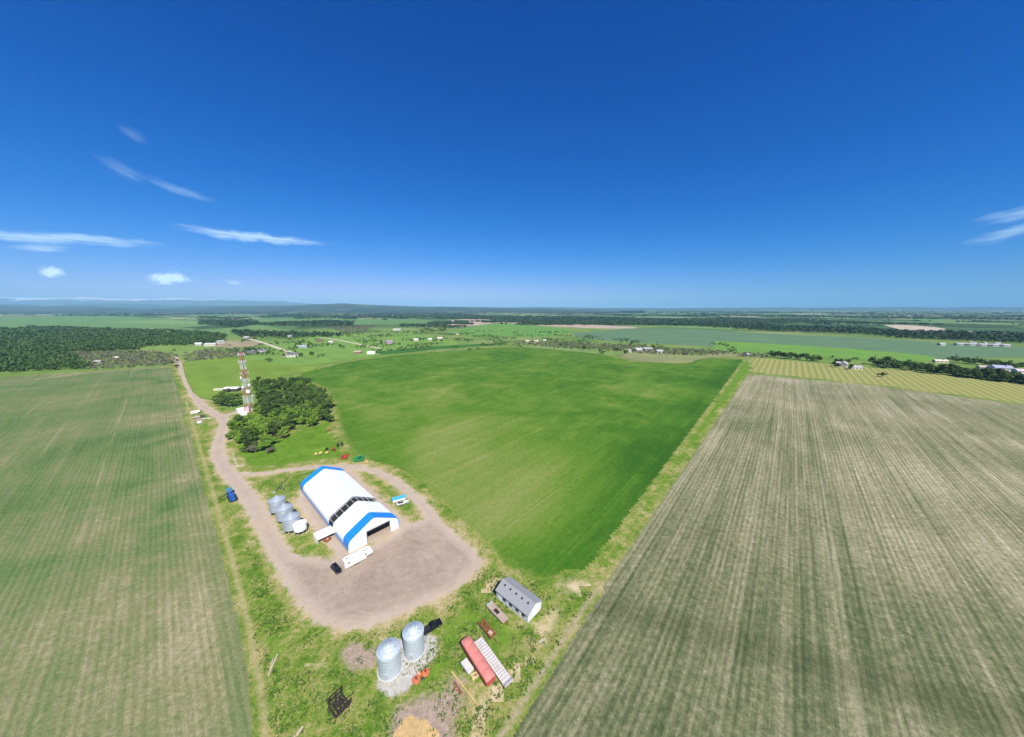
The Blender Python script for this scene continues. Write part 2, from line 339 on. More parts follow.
patch('hay_field', [(752, 358), (768, 358.6), (840, 365.5), (900, 370), (1024, 384.5), (1150, 399), (1150, 420), (1024, 403.5), (885, 385.5), (800, 376.8), (753, 372.3)], mat_strips(), 0.0235, 3.5, 3)
# --- roads and yard in one seamless grid
def ln(px): return smooth_line(G(px), 2)
main = ln([(171, 352), (180, 365), (190, 388), (200, 404), (212, 413), (226, 419), (221, 436), (217, 450), (221, 464), (233, 478), (248, 496), (262, 520), (275, 545), (292, 572), (315, 596)])
branch = ln([(222, 417), (236, 412), (248, 411)])
loop = ln([(232, 474), (262, 474), (296, 469), (330, 466), (362, 467), (388, 476), (410, 492), (426, 508), (434, 522), (440, 540)])
inner = ln([(343, 467), (362, 485), (384, 505), (402, 522), (412, 535)])
yard = G([(262, 524), (276, 545), (290, 556), (312, 556), (330, 560), (343, 556), (390, 536), (400, 526), (418, 521), (436, 516), (450, 528), (474, 549), (484, 563), (470, 578),
          (452, 592), (424, 604), (396, 618), (366, 628), (338, 631), (316, 622), (296, 602), (276, 572)])
apron = G([(302, 489), (309, 483), (350, 520), (352, 556), (342, 560), (312, 528), (296, 502)])
_c = (np.array(g(349, 554.5))+np.array(g(399, 527)))/2; _a, _r = azv(AZL+0.3), azv(AZL+90.3)
barnfloor = np.array([_c-_r*10.5-_a*1, _c+_r*10.5-_a*1, _c+_r*10.5+_a*61.5, _c-_r*10.5+_a*61.5])
def fy(P): return np.maximum(np.maximum(sd_poly(P, yard), sd_poly(P, apron)), sd_poly(P, barnfloor))
def fr(P):
    s = sd_line(P, main, np.full(len(main), 3.4)); s = np.maximum(s, sd_line(P, branch, np.full(len(branch), 3.6)))
    s = np.maximum(s, sd_line(P, loop, np.linspace(1.7, 3.2, len(loop)))); return np.maximum(s, sd_line(P, inner, np.full(len(inner), 1.9)))
m, nt, b = newmat('gravel'); p = nt.pos()
n1 = nt.noise(p, 0.05, 5, 0.6, 1.5); n2 = nt.noise(p, 0.5, 6, 0.72, 0.4); n3 = nt.noise(p, 4.0, 4, 0.7)
s = nt.m('ADD', nt.m('ADD', nt.m('MULTIPLY', n1, 0.5), nt.m('MULTIPLY', n2, 0.35)), nt.m('MULTIPLY', n3, 0.45))
c = nt.cr(nt.ramp(s, 0.45, 0.87), [(0, (0.225, 0.170, 0.130)), (0.45, (0.300, 0.236, 0.186)), (1, (0.43, 0.355, 0.275))])
at = nt.new('ShaderNodeAttribute', attribute_name='sd').outputs['Fac']
c = nt.mix(nt.m('MULTIPLY', nt.m('SUBTRACT', 1.0, nt.ramp(at, 0.0, 2.4)), nt.m('MULTIPLY', n2, 1.1)), c, (0.44, 0.36, 0.24))
# packed wheel arcs turning round the yard, and stained patches
yc = g(395, 566); q3 = nt.sep(nt.pos()); ddx = nt.m('SUBTRACT', q3[0], yc[0]); ddy = nt.m('SUBTRACT', q3[1], yc[1])
rr = nt.m('SQRT', nt.m('ADD', nt.m('POWER', ddx, 2.0), nt.m('MULTIPLY', nt.m('POWER', ddy, 2.0), 1.8))); th = nt.m('ARCTAN2', ddy, ddx)
wv = nt.m('MULTIPLY', nt.m('SUBTRACT', nt.noise(nt.pos(), 0.035, 3, 0.5), 0.5), 26.0)
arc = nt.noise(nt.comb(nt.m('MULTIPLY', nt.m('ADD', rr, wv), 0.75), nt.m('MULTIPLY', th, 1.1), 0.0), 1.0, 4, 0.6, 0.3)
c = nt.mix(nt.m('MULTIPLY', nt.ramp(arc, 0.50, 0.68), 0.24), c, (0.185, 0.140, 0.108))
c = nt.mix(nt.m('MULTIPLY', nt.m('SUBTRACT', 1.0, nt.ramp(arc, 0.30, 0.46)), 0.22), c, (0.44, 0.36, 0.28))
c = nt.mix(nt.m('MULTIPLY', nt.ramp(nt.noise(nt.pos(), 0.09, 5, 0.65, 0.6), 0.56, 0.66), 0.4), c, (0.20, 0.155, 0.125))
c = nt.mix(nt.m('MULTIPLY', nt.m('SUBTRACT', 1.0, nt.ramp(nt.new('ShaderNodeAttribute', attribute_name='sd').outputs['Fac'], 2.5, 5.0)), 0.45), c, (0.46, 0.375, 0.30))
finish(nt, b, c, nt.m('ADD', n3, n2), dry=0.35, soft=0.8, amp=3.4, nscale=0.30, bs=0.35, straw=0.75, srange=4.5)
allp = np.vstack([main, loop, yard])
sheet(('gravel_yard', 'dirt_road'), lambda P: np.maximum(fy(P), fr(P)), allp, 1.5, 5.5, 0.026, m, split=lambda P: fy(P) > fr(P)-0.01)
lush = [(0, (0.045, 0.110, 0.010)), (0.4, (0.085, 0.170, 0.014)), (0.75, (0.135, 0.235, 0.024)), (1, (0.22, 0.27, 0.05))]
lm = mat_patch('lush_grass', lush, 0.10, amp=3.5, soft=2.0, nscale=0.2)
for k, px in enumerate(([(177, 366), (186, 390), (196, 412), (211, 424), (212, 450), (220, 478), (238, 505), (248, 530), (243, 548), (228, 530), (207, 462), (188, 401)],
    [(228, 432), (226, 458), (240, 468), (290, 464), (335, 458), (375, 462), (352, 445), (343, 425), (340, 400), (330, 385), (318, 384), (330, 410), (320, 425), (290, 436), (262, 446), (240, 445)],
    [(746, 360), (764, 372), (640, 560), (606, 600), (582, 588), (600, 570), (652, 497), (702, 424)],
    [(246, 560), (262, 600), (276, 660), (284, 740), (268, 745), (264, 690), (250, 618), (240, 570)],
    [(436, 640), (452, 622), (482, 606), (500, 620), (520, 640), (500, 650), (486, 628), (462, 634), (450, 660), (440, 672), (436, 690), (420, 690), (440, 655)])):
    patch('grass_verge', px, mat_patch('lush_verge', lush, 0.3, amp=0.8, soft=0.8, nscale=0.4) if k == 2 else lm, 0.0195 if k == 2 else 0.009+0.001*k, 1.5, 3.0 if k == 2 else 4.5)
# --- small patches of worn land near the silos
tan = [(0, (0.16, 0.13, 0.085)), (0.35, (0.26, 0.20, 0.15)), (0.7, (0.38, 0.30, 0.24)), (1, (0.50, 0.43, 0.36))]
straw = [(0, (0.12, 0.15, 0.035)), (0.35, (0.26, 0.24, 0.09)), (0.7, (0.40, 0.33, 0.18)), (1, (0.50, 0.41, 0.27))]
pad = [(0, (0.27, 0.25, 0.22)), (0.5, (0.40, 0.38, 0.35)), (1, (0.54, 0.51, 0.48))]
dm = mat_patch('dry_grass', straw, 0.3, lo=0.22, hi=0.60, amp=4.0, soft=1.6, nscale=0.3)
patch('dry_grass', [(243, 536), (256, 556), (272, 590), (286, 616), (305, 636), (330, 646), (360, 642), (352, 668), (322, 664), (296, 664), (276, 652), (262, 618), (250, 580)], dm, 0.006, 1.2, 6)
patch('dry_grass', [(243, 522), (256, 540), (270, 566), (286, 600), (300, 622), (318, 640), (300, 640), (282, 620), (266, 592), (252, 560)], dm, 0.0075, 1.2, 6)
patch('dry_grass', [(445, 605), (470, 590), (490, 572), (486, 556), (500, 566), (500, 588), (480, 606), (455, 622), (430, 626), (420, 616)], dm, 0.006, 1.2, 6)
patch('dry_grass', [(560, 610), (545, 640), (520, 680), (500, 716), (480, 750), (460, 750), (482, 700), (505, 668), (530, 628)], dm, 0.006, 1.2, 6)
patch('gravel_pad', [(379, 668), (377, 688), (393, 698), (408, 690), (422, 672), (436, 655), (437, 638), (424, 630), (400, 640)], mat_patch('silo_pad', pad, 0.8, amp=1.2, soft=0.4, nscale=1.1), 0.034, 0.6, 1.2)
tm = mat_patch('bare_earth', tan, 0.8, amp=3.2, soft=1.0, nscale=0.5)
patch('bare_earth', [(340, 652), (352, 642), (378, 650), (375, 666), (352, 670)], tm, 0.030, 0.8, 3.0)
patch('bare_earth', [(398, 706), (420, 698), (446, 690), (452, 676), (466, 680), (462, 700), (456, 720), (452, 760), (390, 760), (392, 722)], tm, 0.030, 0.8, 3.0)
patch('bare_earth', [(574, 579), (592, 583), (604, 590), (594, 604), (580, 596), (560, 586)], dm, 0.0203, 0.8, 4.0)
patch('bare_earth', [(186, 414), (200, 410), (206, 418), (200, 424), (190, 424)], tm, 0.022, 1.5, 2)
def strip(name, px, hw, m, z, cell=0.7, margin=1.0):
    L = ln(px); sheet(name, lambda P: sd_line(P, L, np.full(len(L), hw)), L, cell, margin, z, m)
es = mat_patch('straw_edge', straw, 0.6, amp=1.2, soft=0.7, nscale=0.5)
em = mat_patch('field_edge_track', [(0, (0.16, 0.15, 0.07)), (0.4, (0.28, 0.24, 0.14)), (1, (0.44, 0.37, 0.27))], 0.6, amp=1.3, soft=0.7, nscale=0.6)
strip('track', [(597, 589), (572, 625), (545, 668), (520, 706), (498, 741)], 0.55, em, 0.042)
strip('track', [(222, 525), (236, 575), (247, 618), (257, 665), (263, 700), (266, 745)], 0.55, es, 0.042)
strip('track', [(186, 401), (204, 462), (222, 525)], 0.6, es, 0.038, 1.2)
# lighter lane roads among the houses
rm = fieldmat('lane', (0.46, 0.42, 0.30), 0.12)
for px, hw in (([(249, 339), (262, 342.5), (276, 347.5), (291, 352.5)], 4.5), ([(320, 337.5), (333, 339.2), (352, 343), (381, 348.8)], 4.0), ([(250, 340), (215, 343), (190, 345)], 3.5),
               ([(178, 362), (210, 357.5), (240, 354)], 1.5), ([(436, 352), (500, 346.5), (560, 349)], 1.5)):
    L = ln(px); n = np.array([(-(b-a)[1], (b-a)[0]) for a, b in zip(L[:-1], L[1:])]); n = np.vstack([n, n[-1:]]); n /= np.hypot(n[:, 0], n[:, 1])[:, None]
    V = np.vstack([L+n*hw, L-n*hw]); V = np.column_stack([V, np.full(len(V), 0.62)]); k = len(L)
    o = mesh_np('road', V, [(i, i+1, k+i+1, k+i) for i in range(k-1)], rm); o['kind'] = 'structure'
# ------------------------------------------------------------------ mesh builder for things
class MB:
    def __init__(s): s.v = []; s.f = []
    def add(s, vs, fs):
        k = len(s.v); s.v += [tuple(v) for v in vs]; s.f += [tuple(i+k for i in f) for f in fs]; return s
    def box(s, c, d, rz=0, taper=(1, 1)):
        x, y, z = d[0]/2, d[1]/2, d[2]/2; vs = []
        for sz in (-1, 1):
            tx, ty = taper if sz > 0 else (1, 1)
            for sx, sy in ((-1, -1), (1, -1), (1, 1), (-1, 1)):
                a, b_ = sx*x*tx, sy*y*ty; vs.append((c[0]+a*cos(rz)-b_*sin(rz), c[1]+a*sin(rz)+b_*cos(rz), c[2]+sz*z))
        return s.add(vs, [(3, 2, 1, 0), (4, 5, 6, 7), (0, 1, 5, 4), (1, 2, 6, 5), (2, 3, 7, 6), (3, 0, 4, 7)])
    def prism(s, prof, y0, y1, axis='y'):
        """profile (x,z) extruded along y (or (y,z) along x)"""
        n = len(prof); P = lambda a, z, t: (a, t, z) if axis == 'y' else (t, a, z)
        vs = [P(a, z, y0) for a, z in prof]+[P(a, z, y1) for a, z in prof]
        fs = [tuple(range(n)), tuple(range(2*n-1, n-1, -1))]+[(i, n+i, n+(i+1) % n, (i+1) % n) for i in range(n)]
        return s.add(vs, fs)
    def cyl(s, p0, p1, r0, r1=None, n=10, caps=True):
        r1 = r0 if r1 is None else r1; a = np.array(p0, float); b_ = np.array(p1, float); d = b_-a; L = np.linalg.norm(d); d = d/L
        up = np.array([0, 0, 1.]) if abs(d[2]) < 0.9 else np.array([1., 0, 0]); e = np.cross(d, up); e /= np.linalg.norm(e); f = np.cross(d, e); vs = []
        for c, r in ((a, r0), (b_, r1)):
            for i in range(n): t = 2*PI*i/n; vs.append(c+r*(cos(t)*e+sin(t)*f))
        fs = [(i, (i+1) % n, n+(i+1) % n, n+i) for i in range(n)]
        if caps: fs += [tuple(range(n-1, -1, -1)), tuple(range(n, 2*n))]
        return s.add(vs, fs)
    def lathe(s, prof, n=24, c=(0, 0)):
        vs = [(c[0]+r*cos(2*PI*i/n), c[1]+r*sin(2*PI*i/n), z) for r, z in prof for i in range(n)]
        fs = [(j*n+i, j*n+(i+1) % n, (j+1)*n+(i+1) % n, (j+1)*n+i) for j in range(len(prof)-1) for i in range(n)]
        return s.add(vs, fs)
    def shell(s, prof, y0, y1, t=0.12):
        """open arched sheet with thickness t"""
        pr = np.array(prof, float); d = np.gradient(pr, axis=0); nrm = np.column_stack([d[:, 1], -d[:, 0]]); nrm /= np.hypot(nrm[:, 0], nrm[:, 1])[:, None]
        inn = pr+nrm*t; return s.prism([tuple(q) for q in pr]+[tuple(q) for q in inn[::-1]], y0, y1)
    def build(s, name, m, parent=None, smooth=False, loc=None):
        me = bpy.data.meshes.new(name); me.from_pydata([tuple(float(x) for x in v) for v in s.v], [], s.f)
        me.materials.append(m)
        import bmesh
        bm = bmesh.new(); bm.from_mesh(me); bmesh.ops.recalc_face_normals(bm, faces=bm.faces); bm.to_mesh(me); bm.free()
        if smooth: me.polygons.foreach_set('use_smooth', [len(f) == 4 for f in s.f])
        o = bpy.data.objects.new(name, me); COL.objects.link(o)
        if parent: o.parent = parent
        if loc: o.location = loc
        return o
def thing(name, label, cat, xy, az=0.0, z=0.0, group=None):
    """Empty whose local +Y points to bearing az"""
    o = bpy.data.objects.new(name, None); COL.objects.link(o); o.location = (xy[0], xy[1], z); o.rotation_euler = (0, 0, -R(az))
    o['label'] = label; o['category'] = cat
    if group: o['group'] = group
    return o
def kids(o): return [c for c in COL.objects if c.parent == o]
def copy_tree(o, children, parent=None):
    c = o.copy(); COL.objects.link(c)
    if parent: c.parent = parent
    for ch in children.get(o, []): copy_tree(ch, children, c)
    return c
def child_map():
    d = {}
    for c in COL.objects:
        if c.parent: d.setdefault(c.parent, []).append(c)
    return d
# ------------------------------------------------------------------ materials for things
WHITE = mat('white_membrane', (0.78, 0.79, 0.80), 0.55, var=0.07, scale=0.25); BLUE = mat('blue_membrane', (0.012, 0.21, 0.66), 0.5, var=0.06)
WPAINT = mat('white_paint', (0.78, 0.78, 0.76), 0.4, var=0.06); BLACK = mat('black_paint', (0.010, 0.010, 0.012), 0.25, var=0.1)
GLASS = mat('dark_glass', (0.012, 0.014, 0.018), 0.08); TYRE = mat('tyre_rubber', (0.018, 0.018, 0.018), 0.9)
STEEL = mat('painted_steel', (0.38, 0.40, 0.42), 0.5, 0.2); RIM = mat('rim', (0.35, 0.35, 0.36), 0.35, 0.7)
RUST = mat('rusty_steel', (0.26, 0.075, 0.035), 0.85, var=0.25, dirt=(0.12, 0.05, 0.03)); REDP = mat('faded_red_tarp', (0.56, 0.19, 0.16), 0.8, var=0.14, scale=0.8, dirt=(0.50, 0.20, 0.165))
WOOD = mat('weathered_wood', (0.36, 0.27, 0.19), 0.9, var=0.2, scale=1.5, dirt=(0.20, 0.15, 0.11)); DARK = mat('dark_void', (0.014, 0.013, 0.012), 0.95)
DKBLUE = mat('blue_machine_paint', (0.018, 0.085, 0.30), 0.5, var=0.15); GREENP = mat('green_machine_paint', (0.01, 0.24, 0.07), 0.5, var=0.15)
YEL = mat('yellow_paint', (0.55, 0.47, 0.10), 0.6); ORG = mat('orange_paint', (0.50, 0.13, 0.045), 0.7, var=0.2, dirt=(0.22, 0.08, 0.04))
REDM = mat('red_machine_paint', (0.36, 0.03, 0.025), 0.6, var=0.2); CONC = mat('concrete', (0.42, 0.41, 0.39), 0.9)
GREYR = mat('grey_shingle', (0.25, 0.255, 0.265), 0.9, var=0.2, scale=3); LTW = mat('pale_siding', (0.62, 0.62, 0.60), 0.7)
LUMB = mat('lumber', (0.52, 0.40, 0.20), 0.8, var=0.2); ALUM = mat('aluminium', (0.52, 0.53, 0.55), 0.45, 0.4, var=0.1)
def galv(name, c, k):
    m, nt, b = newmat(name); tc = nt.new('ShaderNodeTexCoord').outputs['Object']; z = nt.sep(tc)[2]
    rib = nt.m('SINE', nt.m('MULTIPLY', z, 2*PI/k)); n = nt.noise(tc, 0.7, 5, 0.6); f = nt.m('MULTIPLY_ADD', n, 0.4, 0.78)
    nt.put(b.inputs['Base Color'], nt.mix(1.0, c, nt.comb(f, f, f), 'MULTIPLY')); b.inputs['Metallic'].default_value = 0.35; b.inputs['Roughness'].default_value = 0.5
    bump(nt, b, rib, 0.6, 0.05); return m
GALV = galv('galvanised_sheet', (0.36, 0.41, 0.46), 0.35)
exec_parts = []
# ------------------------------------------------------------------ the big fabric barn
cBL = np.array(g(349, 554.5)); cFR = np.array(g(399, 527)); cF = (cBL+cFR)/2
BL_ = 61.0; ax = azv(AZL+0.3)
barn = thing('fabric_barn', 'long white fabric barn with blue end bands and an open black gap across its roof', 'barn', cF, AZL+0.3)
hw = 10.1; AP = 9.8
prof = [(-hw, 2.2), (-hw, 3.5), (-9.8, 4.4), (-9.2, 5.1), (-8.4, 5.6), (-1.2, AP-0.35), (-0.5, AP-0.06), (0, AP), (0.5, AP-0.06), (1.2, AP-0.35), (8.4, 5.6), (9.2, 5.1), (9.8, 4.4), (hw, 3.5), (hw, 2.2)]
for nm, y0, y1, mm in (('end_band', 0.0, 4.6, BLUE), ('roof_cover', 4.6, 15.6, WHITE), ('roof_cover', 21.2, 56.6, WHITE), ('end_band', 56.6, BL_, BLUE)):
    # slight billow between the trusses
    mb = MB(); nseg = max(2, int((y1-y0)/2.6)); ys = np.linspace(y0, y1, nseg*2+1); pr = np.array(prof); k = len(prof); vs = []; fs = []
    for i, y in enumerate(ys):
        dz = -0.10 if i % 2 else 0.0
        for j, (x, z) in enumerate(prof): vs.append((x, y, z+(dz if 3 < j < k-4 else 0)))
    for i in range(len(ys)-1):
        for j in range(k-1): fs.append((i*k+j, i*k+j+1, (i+1)*k+j+1, (i+1)*k+j))
    n0 = len(vs); vs += [(x*0.985, y, z-0.16) for x, y, z in vs]
    fs += [tuple(n0+q for q in f[::-1]) for f in fs[:]]
    for i in (0, len(ys)-1):
        for j in range(k-1): fs.append((i*k+j, i*k+j+1, n0+i*k+j+1, n0+i*k+j))
    mb.add(vs, fs); mb.build(nm, mm, barn)
for sx in (-1, 1):
    mb = MB(); mb.box((sx*(hw-0.05), BL_/2, 1.75), (0.2, BL_-0.4, 0.86)); mb.build('side_skirt', BLUE, barn)
    mb = MB(); mb.box((sx*(hw-0.06), BL_/2, 0.66), (0.34, BL_-0.5, 1.32)); mb.build('side_wall', STEEL, barn)
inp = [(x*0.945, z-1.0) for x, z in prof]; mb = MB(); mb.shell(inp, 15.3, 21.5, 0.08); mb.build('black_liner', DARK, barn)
for y in (15.9, 20.9):
    mb = MB(); o1 = [(x*0.985, z-0.05) for x, z in prof[1:-1]]; o2 = [(x*0.955, z-0.62) for x, z in prof[1:-1]]
    for P_ in (o1, o2):
        for a, b_ in zip(P_[:-1], P_[1:]): mb.cyl((a[0], y, a[1]), (b_[0], y, b_[1]), 0.09, n=5)
    for i in range(14):
        t0 = i/14; L = len(o1)-1; f = lambda P_, t: (P_[min(int(t*L), L-1)][0]*(1-(t*L-min(int(t*L), L-1)))+P_[min(int(t*L), L-1)+1][0]*(t*L-min(int(t*L), L-1)), y, P_[min(int(t*L), L-1)][1]*(1-(t*L-min(int(t*L), L-1)))+P_[min(int(t*L), L-1)+1][1]*(t*L-min(int(t*L), L-1)))
        mb.cyl(f(o1 if i % 2 else o2, t0), f(o2 if i % 2 else o1, (i+1)/14), 0.04, n=4)
    mb.build('truss', STEEL, barn)
for x, z in ((-9.6, 4.6), (-7.6, 5.95), (-5.4, 7.15), (-3.2, 8.4), (-1.0, 9.4), (1.0, 9.4), (3.2, 8.4), (5.4, 7.15), (7.6, 5.95)):
    MB().box((x, 18.4, z-0.12), (0.2, 5.6, 0.14)).build('purlin', ALUM, barn)
# gable walls; the front one has the tall door opening
dl, dr, dh = -3.0, 6.3, 5.2
def gable(y, door):
    mb = MB(); pr = [(x*0.98, z-0.17) for x, z in prof]; t = 0.16
    if not door: mb.prism([(-hw*.98, 0.0)]+pr+[(hw*.98, 0.0)], y-t/2, y+t/2); return mb
    def top(x):
        for a, b_ in zip(pr[:-1], pr[1:]):
            if a[0] <= x <= b_[0] and b_[0] > a[0]: return a[1]+(b_[1]-a[1])*(x-a[0])/(b_[0]-a[0])
        return 3
    L = [q for q in pr if q[0] < dl]; Rr = [q for q in pr if q[0] > dr]; M = [q for q in pr if dl < q[0] < dr]
    mb.prism([(-hw*.98, 0)]+L+[(dl, top(dl)), (dl, 0)], y-t/2, y+t/2)
    mb.prism([(dr, 0), (dr, top(dr))]+Rr+[(hw*.98, 0)], y-t/2, y+t/2)
    mb.prism([(dl, dh), (dl, top(dl))]+M+[(dr, top(dr)), (dr, dh)], y-t/2, y+t/2); return mb
gable(0.35, True).build('front_gable', WHITE, barn); gable(BL_-0.35, False).build('rear_gable', WHITE, barn)
mb = MB()
for x in (dl-0.12, dr+0.12): mb.box((x, 0.22, dh/2), (0.22, 0.3, dh))
mb.box(((dl+dr)/2, 0.22, dh+0.12), (dr-dl+0.5, 0.3, 0.24)); mb.build('door_frame', STEEL, barn)
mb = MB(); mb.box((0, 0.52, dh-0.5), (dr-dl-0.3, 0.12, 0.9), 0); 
mb.v = [(x+(dl+dr)/2, y, z) for x, y, z in mb.v]; mb.build('rolled_door_or_shade', DARK, barn)  # dark strip paints in the interior shade at the doorway head
# hay bales and kit seen through the door
# ------------------------------------------------------------------ lean-to canopy on the barn's west side
lc = (np.array(g(314.5, 534, 2.6))+np.array(g(333, 532, 2.6)))/2; cpx = np.array(g(324.2, 532.2, 2.5))
can = thing('canopy', 'white rectangular canopy shelter against the long blue skirted side of the fabric barn', 'canopy', cpx, 43)
mb = MB(); mb.prism([(-2.7, 2.2), (-2.6, 2.45), (0, 2.75), (2.6, 2.45), (2.7, 2.2), (2.56, 2.2), (0, 2.6), (-2.56, 2.2)], -3.2, 3.2); mb.build('cover', WHITE, can)
MB().box((0, -3.16, 1.1), (5.0, 0.06, 2.2)).build('end_panel', WHITE, can)
for sx in (-1, 1):
    for sy in (-3.0, 0, 3.0): MB().cyl((sx*2.5, sy, 0), (sx*2.5, sy, 2.3), 0.05).build('post', STEEL, can)
# ------------------------------------------------------------------ bins and silos
def bin_(name, label, xy, r, eave, cone, m, group, hopper=True, az=0, cat='grain bin'):
    t = thing(name, label, cat, xy, az, group=group); b0 = 2.0 if hopper else 0.25
    pr = [(r, b0)]
    nk = int((eave-b0)/0.8)
    for i in range(nk): z0 = b0+(eave-b0)*i/nk; z1 = b0+(eave-b0)*(i+1)/nk; pr += [(r+0.02, z0+0.05), (r, z0+0.1), (r, z1-0.02)]
    MB().lathe(pr+[(r, eave)], 32).build('wall', m, t, True)
    mb = MB(); mb.lathe([(r+0.12, eave-0.05), (r+0.12, eave+0.03), (0.45, eave+cone), (0.45, eave+cone+0.18), (0.0, eave+cone+0.26)], 32)
    rf = mb.build('roof', m, t)
    mb = MB()
    for i in range(20):
        a = 2*PI*i/20; mb.cyl(((r+0.1)*cos(a), (r+0.1)*sin(a), eave+0.05), (0.5*cos(a), 0.5*sin(a), eave+cone+0.02), 0.025, n=4)
    mb.build('roof_rib', m, rf)
    MB().cyl((0, 0, eave+cone+0.2), (0, 0, eave+cone+0.42), 0.34, 0.26, 12).build('cap', STEEL, rf)
    MB().box((r*0.6, 0, eave+cone*0.42+0.12), (0.6, 0.55, 0.24)).build('roof_hatch', STEEL, rf)
    if hopper:
        MB().lathe([(r-0.02, 2.05), (0.35, 0.55), (0.35, 0.35), (0, 0.35)], 28).build('hopper', STEEL, t)
        for i in range(8):
            a = 2*PI*i/8+0.2; MB().cyl((r*0.97*cos(a), r*0.97*sin(a), 0), (r*0.97*cos(a), r*0.97*sin(a), 2.3), 0.08, n=6).build('leg', STEEL, t)
    else:
        MB().lathe([(r+0.35, 0), (r+0.35, 0.26), (0, 0.26)], 32).build('foundation', CONC, t)
        MB().box((0, -r-0.03, 1.25), (0.8, 0.12, 1.5)).build('door', STEEL, t)
    mb = MB(); a = 2.4; d = azv(0)
    lx, ly = (r+0.22)*cos(a), (r+0.22)*sin(a)
    for s_ in (-0.22, 0.22): mb.cyl((lx-s_*sin(a), ly+s_*cos(a), 0.6), (lx-s_*sin(a), ly+s_*cos(a), eave+0.3), 0.03, n=4)
    for i in range(int(eave/0.35)): mb.cyl((lx+0.22*sin(a), ly-0.22*cos(a), 0.8+i*0.35), (lx-0.22*sin(a), ly+0.22*cos(a), 0.8+i*0.35), 0.02, n=4)
    mb.build('ladder', STEEL, t); return t
GH = 'row of grey hopper bins beside the gravel lane'
for k, (px, py, lab) in enumerate(((276.5, 499.5, 'grey galvanised hopper bin at the far end of its row beside the gravel lane'), (283.5, 507.5, 'middle one of the three grey galvanised hopper bins west of the barn'), (290.5, 516.5, 'grey galvanised hopper bin next to the small white bin'))):
    bin_('hopper_bin', lab, g(px, py-1.5, 7.3), 3.1, 6.7, 1.5, GALV, GH)
bin_('hopper_bin', 'small white hopper bin at the near end of the grey bin row', g(299.6, 523, 4.6), 2.3, 4.6, 1.0, WPAINT, None)
BS = mat('silo_metal', (0.60, 0.66, 0.70), 0.5, 0.25, var=0.1, scale=0.6)
bin_('silo', 'large pale metal silo with conical roof, left one of the pair by the gravel pad', g(390.3, 669.5), 2.75, 6.4, 1.3, galv('silo_sheet', (0.47, 0.545, 0.585), 0.45), 'pair of pale silos on the gravel pad', False, cat='silo')
bin_('silo', 'pale metal silo with conical roof, right one of the pair, by the black pickup', g(414.5, 651), 2.65, 6.4, 1.3, galv('silo_sheet_two', (0.47, 0.54, 0.58), 0.45), 'pair of pale silos on the gravel pad', False, cat='silo')
# auger leaning behind the bins
ap = g(281, 490); t = thing('grain_auger', 'thin dark grain auger standing beyond the row of grey bins', 'auger', ap, 20)
MB().cyl((0, -3.0, 0.9), (0, 4.5, 4.6), 0.16, n=8).build('tube', DARK, t); MB().box((0, -3.2, 0.5), (0.9, 0.9, 0.9)).build('intake', STEEL, t)
mb = MB(); mb.cyl((-0.9, 0.6, 0.4), (0, 1.6, 3.1), 0.05); mb.cyl((0.9, 0.6, 0.4), (0, 1.6, 3.1), 0.05); mb.cyl((-0.9, 0.6, 0.4), (0.9, 0.6, 0.4), 0.05); mb.build('frame', STEEL, t)
for s_ in (-1, 1): MB().cyl((s_*1.0, 0.6, 0.4), (s_*1.2, 0.6, 0.4), 0.4, n=14).build('wheel', TYRE, t)
# junk beside the white bin
tp = g(290, 530); t = thing('lumber_pile', 'scattered tan boards and rusty scrap on the ground below the white hopper bin', 'lumber pile', tp, 30)
mb = MB()
for i in range(16): mb.box((rnd.uniform(-2.4, 2.4), rnd.uniform(-1.5, 1.5), 0.08+0.05*(i % 4)), (0.22, rnd.uniform(1.2, 2.6), 0.06), rnd.uniform(-1.2, 1.2))
mb.build('board', LUMB, t)
for i in range(6): MB().box((rnd.uniform(-2.2, 2.2), rnd.uniform(-1.2, 1.2), 0.3), (0.5, rnd.uniform(0.6, 1.1), 0.25), rnd.uniform(-1.2, 1.2)).build('scrap', RUST, t)
t = thing('scrap_bin', 'rusty brown crate of scrap beside the white canopy', 'crate', g(327.5, 540.5), 20)
mb = MB(); 
for s_ in (-1, 1): mb.box((s_*0.9, 0, 0.5), (0.08, 2.0, 1.0)); mb.box((0, s_*0.96, 0.5), (1.7, 0.08, 1.0))
mb.box((0, 0, 0.08), (1.7, 1.85, 0.1)); mb.build('crate', RUST, t); MB().box((0.1, 0.1, 0.55), (1.2, 1.3, 0.7), 0.4, (0.5, 0.5)).build('scrap', WOOD, t)
